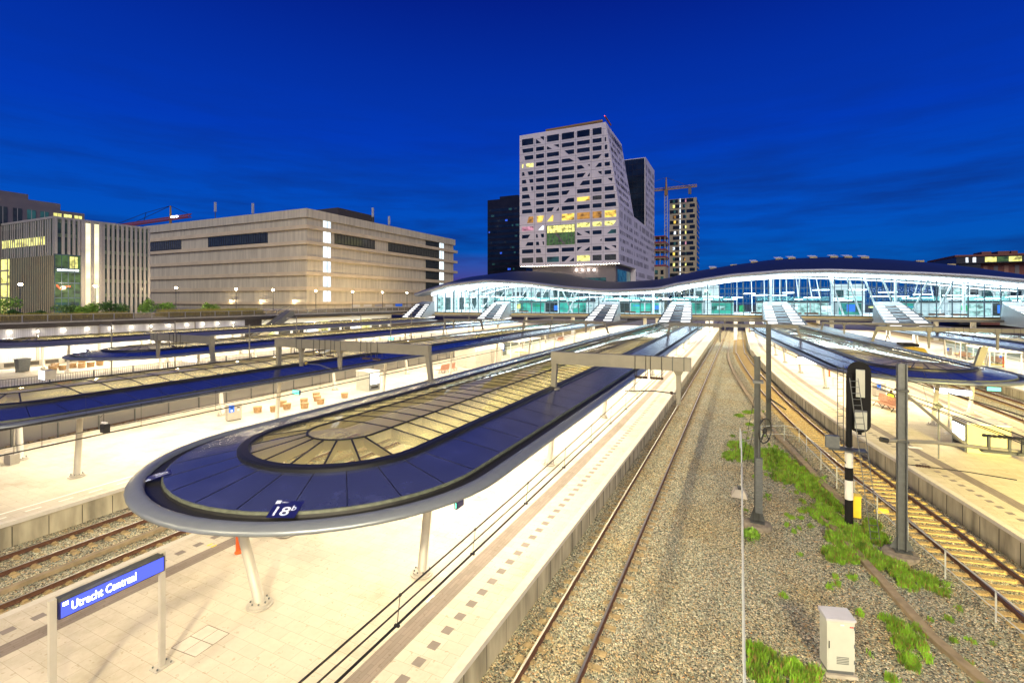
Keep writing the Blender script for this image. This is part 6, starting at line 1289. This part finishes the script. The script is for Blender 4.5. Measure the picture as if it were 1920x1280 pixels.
# ------------------------------------------------------------------ weeds in the gravel
def weedpatch(pts, n, seed, h=(.12,.38)):
    q = MB(); rg = random.Random(seed); T_ = [p[1] for p in T3s]
    tries = 0; cnt = 0
    while cnt < n:
        a = rg.choice(pts); cx, cy, r = a; an = rg.uniform(0,6.28); rr = r*math.sqrt(rg.random())
        x, y = cx+rr*math.cos(an), cy+rr*math.sin(an)*1.5; tries += 1
        if tries > n*20: break
        if rr > r*.45 and rg.random() < .6: continue
        if math.sin(x*9+1)*math.sin(y*7) < -.12 and rg.random() < .85: continue
        cnt += 1; H = rg.uniform(*h)*(1.2-.6*rr/r); z0 = gz-.06
        for b in range(rg.randint(5,9)):
            th = rg.uniform(0,6.28); w = rg.uniform(.006,.016); le = rg.uniform(.0,.5)*H; bx, by = x+rg.uniform(-.06,.06), y+rg.uniform(-.06,.06); dx, dy = math.cos(th), math.sin(th)
            hh = H*rg.uniform(.5,1); q.add([(bx-dy*w,by+dx*w,z0),(bx+dy*w,by-dx*w,z0),(bx+dx*le*.5+dy*w*1.6,by+dy*le*.5-dx*w*1.6,z0+hh*.6),(bx+dx*le,by+dy*le,z0+hh),(bx+dx*le*.5-dy*w*1.6,by+dy*le*.5+dx*w*1.6,z0+hh*.6)], [(0,1,2,3,4)])
    return q
def W2(px,py): return survey(px,py,gz)
P_ = []
for (px,py,r) in [(1385,835,.9),(1400,850,.9),(1420,850,1.0),(1375,855,.8),(1450,850,1.0),(1470,865,.9),(1440,870,1.0),(1490,880,.9),(1500,900,.9),(1520,915,.8),(1545,930,.7),(1470,895,.8),(1525,900,.7),(1560,945,.6),(1540,960,.7),(1560,975,.7),(1580,985,.7),(1600,1000,.6),(1575,1010,.6),(1565,1040,.5),(1590,1040,.5),(1620,1030,.6),(1640,1050,.5),(1615,1000,.6),(1650,1010,.5),(1640,985,.5)]:
    x,y = W2(px,py); P_.append((x,y,r*.92))
w1 = stuff(weedpatch(P_, 6200, 1, (.15,.42)).build('weeds', 'weed')); tag(w1, 'bright green weeds around the mast and signal foot', 'weeds')
P2_ = [(*W2(px,py), r) for px,py,r in [(1690,1075,.45),(1720,1085,.45),(1745,1090,.4),(1765,1105,.35),(1680,1060,.4),(1780,1105,.3),(1700,1095,.3)]]
w2 = stuff(weedpatch(P2_, 900, 2, (.15,.38)).build('weeds', 'weed')); tag(w2, 'green weeds right of the big mast footing', 'weeds')
P3_ = [(*W2(px,py), r) for px,py,r in [(1430,1230,.4),(1460,1245,.45),(1490,1260,.4),(1420,1255,.3),(1510,1275,.35),(1450,1275,.4),(1675,1170,.3),(1700,1190,.3),(1720,1205,.25),(1690,1205,.25),(1705,1240,.25),(1410,1215,.2),(1530,1265,.2)]]
w3 = stuff(weedpatch(P3_, 1300, 3, (.12,.36)).build('weeds', 'weed')); tag(w3, 'green weeds in the foreground left and right of the cabinet', 'weeds')
P4_ = [(*W2(px,py), r) for px,py,r in [(1600,1080,.2),(1645,1100,.15),(1740,1230,.2),(1800,1140,.15),(1780,1160,.15),(1820,1200,.12),(1760,1060,.4),(1790,1075,.3),(1660,1045,.4),(1710,1010,.5),(1470,1115,.12),(1400,955,.1),(1440,930,.25),(1520,985,.15),(1500,1040,.12)]]
P5_ = [(*W2(px,py), r) for px,py,r in [(1385,778,.45),(1402,772,.5),(1418,770,.5),(1430,772,.4),(1405,795,.3),(1420,798,.3)]]
w5 = stuff(weedpatch(P5_, 700, 9, (.1,.24)).build('weeds', 'weed')); tag(w5, 'small farthest clump of weeds left of the wheel mast', 'weeds')
rgw = random.Random(77)
for _ in range(110):
    yy = rgw.uniform(14,44); P4_.append((np.interp(yy,[p[1] for p in T3s],[p[0] for p in T3s])-rgw.uniform(1.7,6.2), yy, rgw.uniform(.05,.16)))
w4 = stuff(weedpatch(P4_, 1500, 4, (.08,.26)).build('weeds', 'weed')); tag(w4, 'scattered small weeds over the gravel between the tracks', 'weeds')
bsx, bsy = survey(1408,1010,gz); t = thing('shrub', 'small dark leafy bush at the foot of the wheel mast', 'shrub', (bsx,bsy,gz)); q = MB(); clump(q,(bsx,bsy,gz),.36,.5,330,.09,3); q.build('foliage', 'leaf', t); MB().tube([(bsx,bsy,gz-.1),(bsx,bsy,gz+.3)], .02, 5).build('stems', 'bark', t)

for w_ in (w1,w2,w3,w4,w5):
    w_.data.materials.append(MATS['weeddry']); rg = random.Random(2); w_.data.polygons.foreach_set('material_index', [1 if rg.random() < .16 else 0 for _ in w_.data.polygons])
# ------------------------------------------------------------------ lamps of the footbridge the photo is taken from (behind the camera)
bl = None
for i, (x, pw, c) in enumerate(((-30,2600,(1,.82,.5)),(-16,3600,(1,.82,.5)),(-3,10500,(1,.85,.54)),(10,14500,(1,.84,.48)),(23,16000,(1,.80,.22)))):
    y = -7; lb = 'footbridge lamp post behind the viewer, number %s from the left' % ('one','two','three','four','five')[i]
    if bl is None:
        bl = thing('bridge_lamp', lb, 'bridge lamp', (x,y,-.8), 'footbridge lamps'); MB().tube([(0,0,0),(0,0,16)], .12, 8, .08).build('pole', 'mastgrey', bl, local=True); MB().box(-.8,-.15,15.95,.8,1.6,16.1).build('lamp_head', 'mastgrey', bl, local=True)
    else: dup(bl, (x,y,-.8), lb)
    area('bridge_lamp_light', (x,y+.8,15.1), 1.6, 1.5, pw, c, rot=(R(64 if i == 4 else 40),0,R(3 if i == 4 else 0)), spread=(48 if i == 4 else 175))
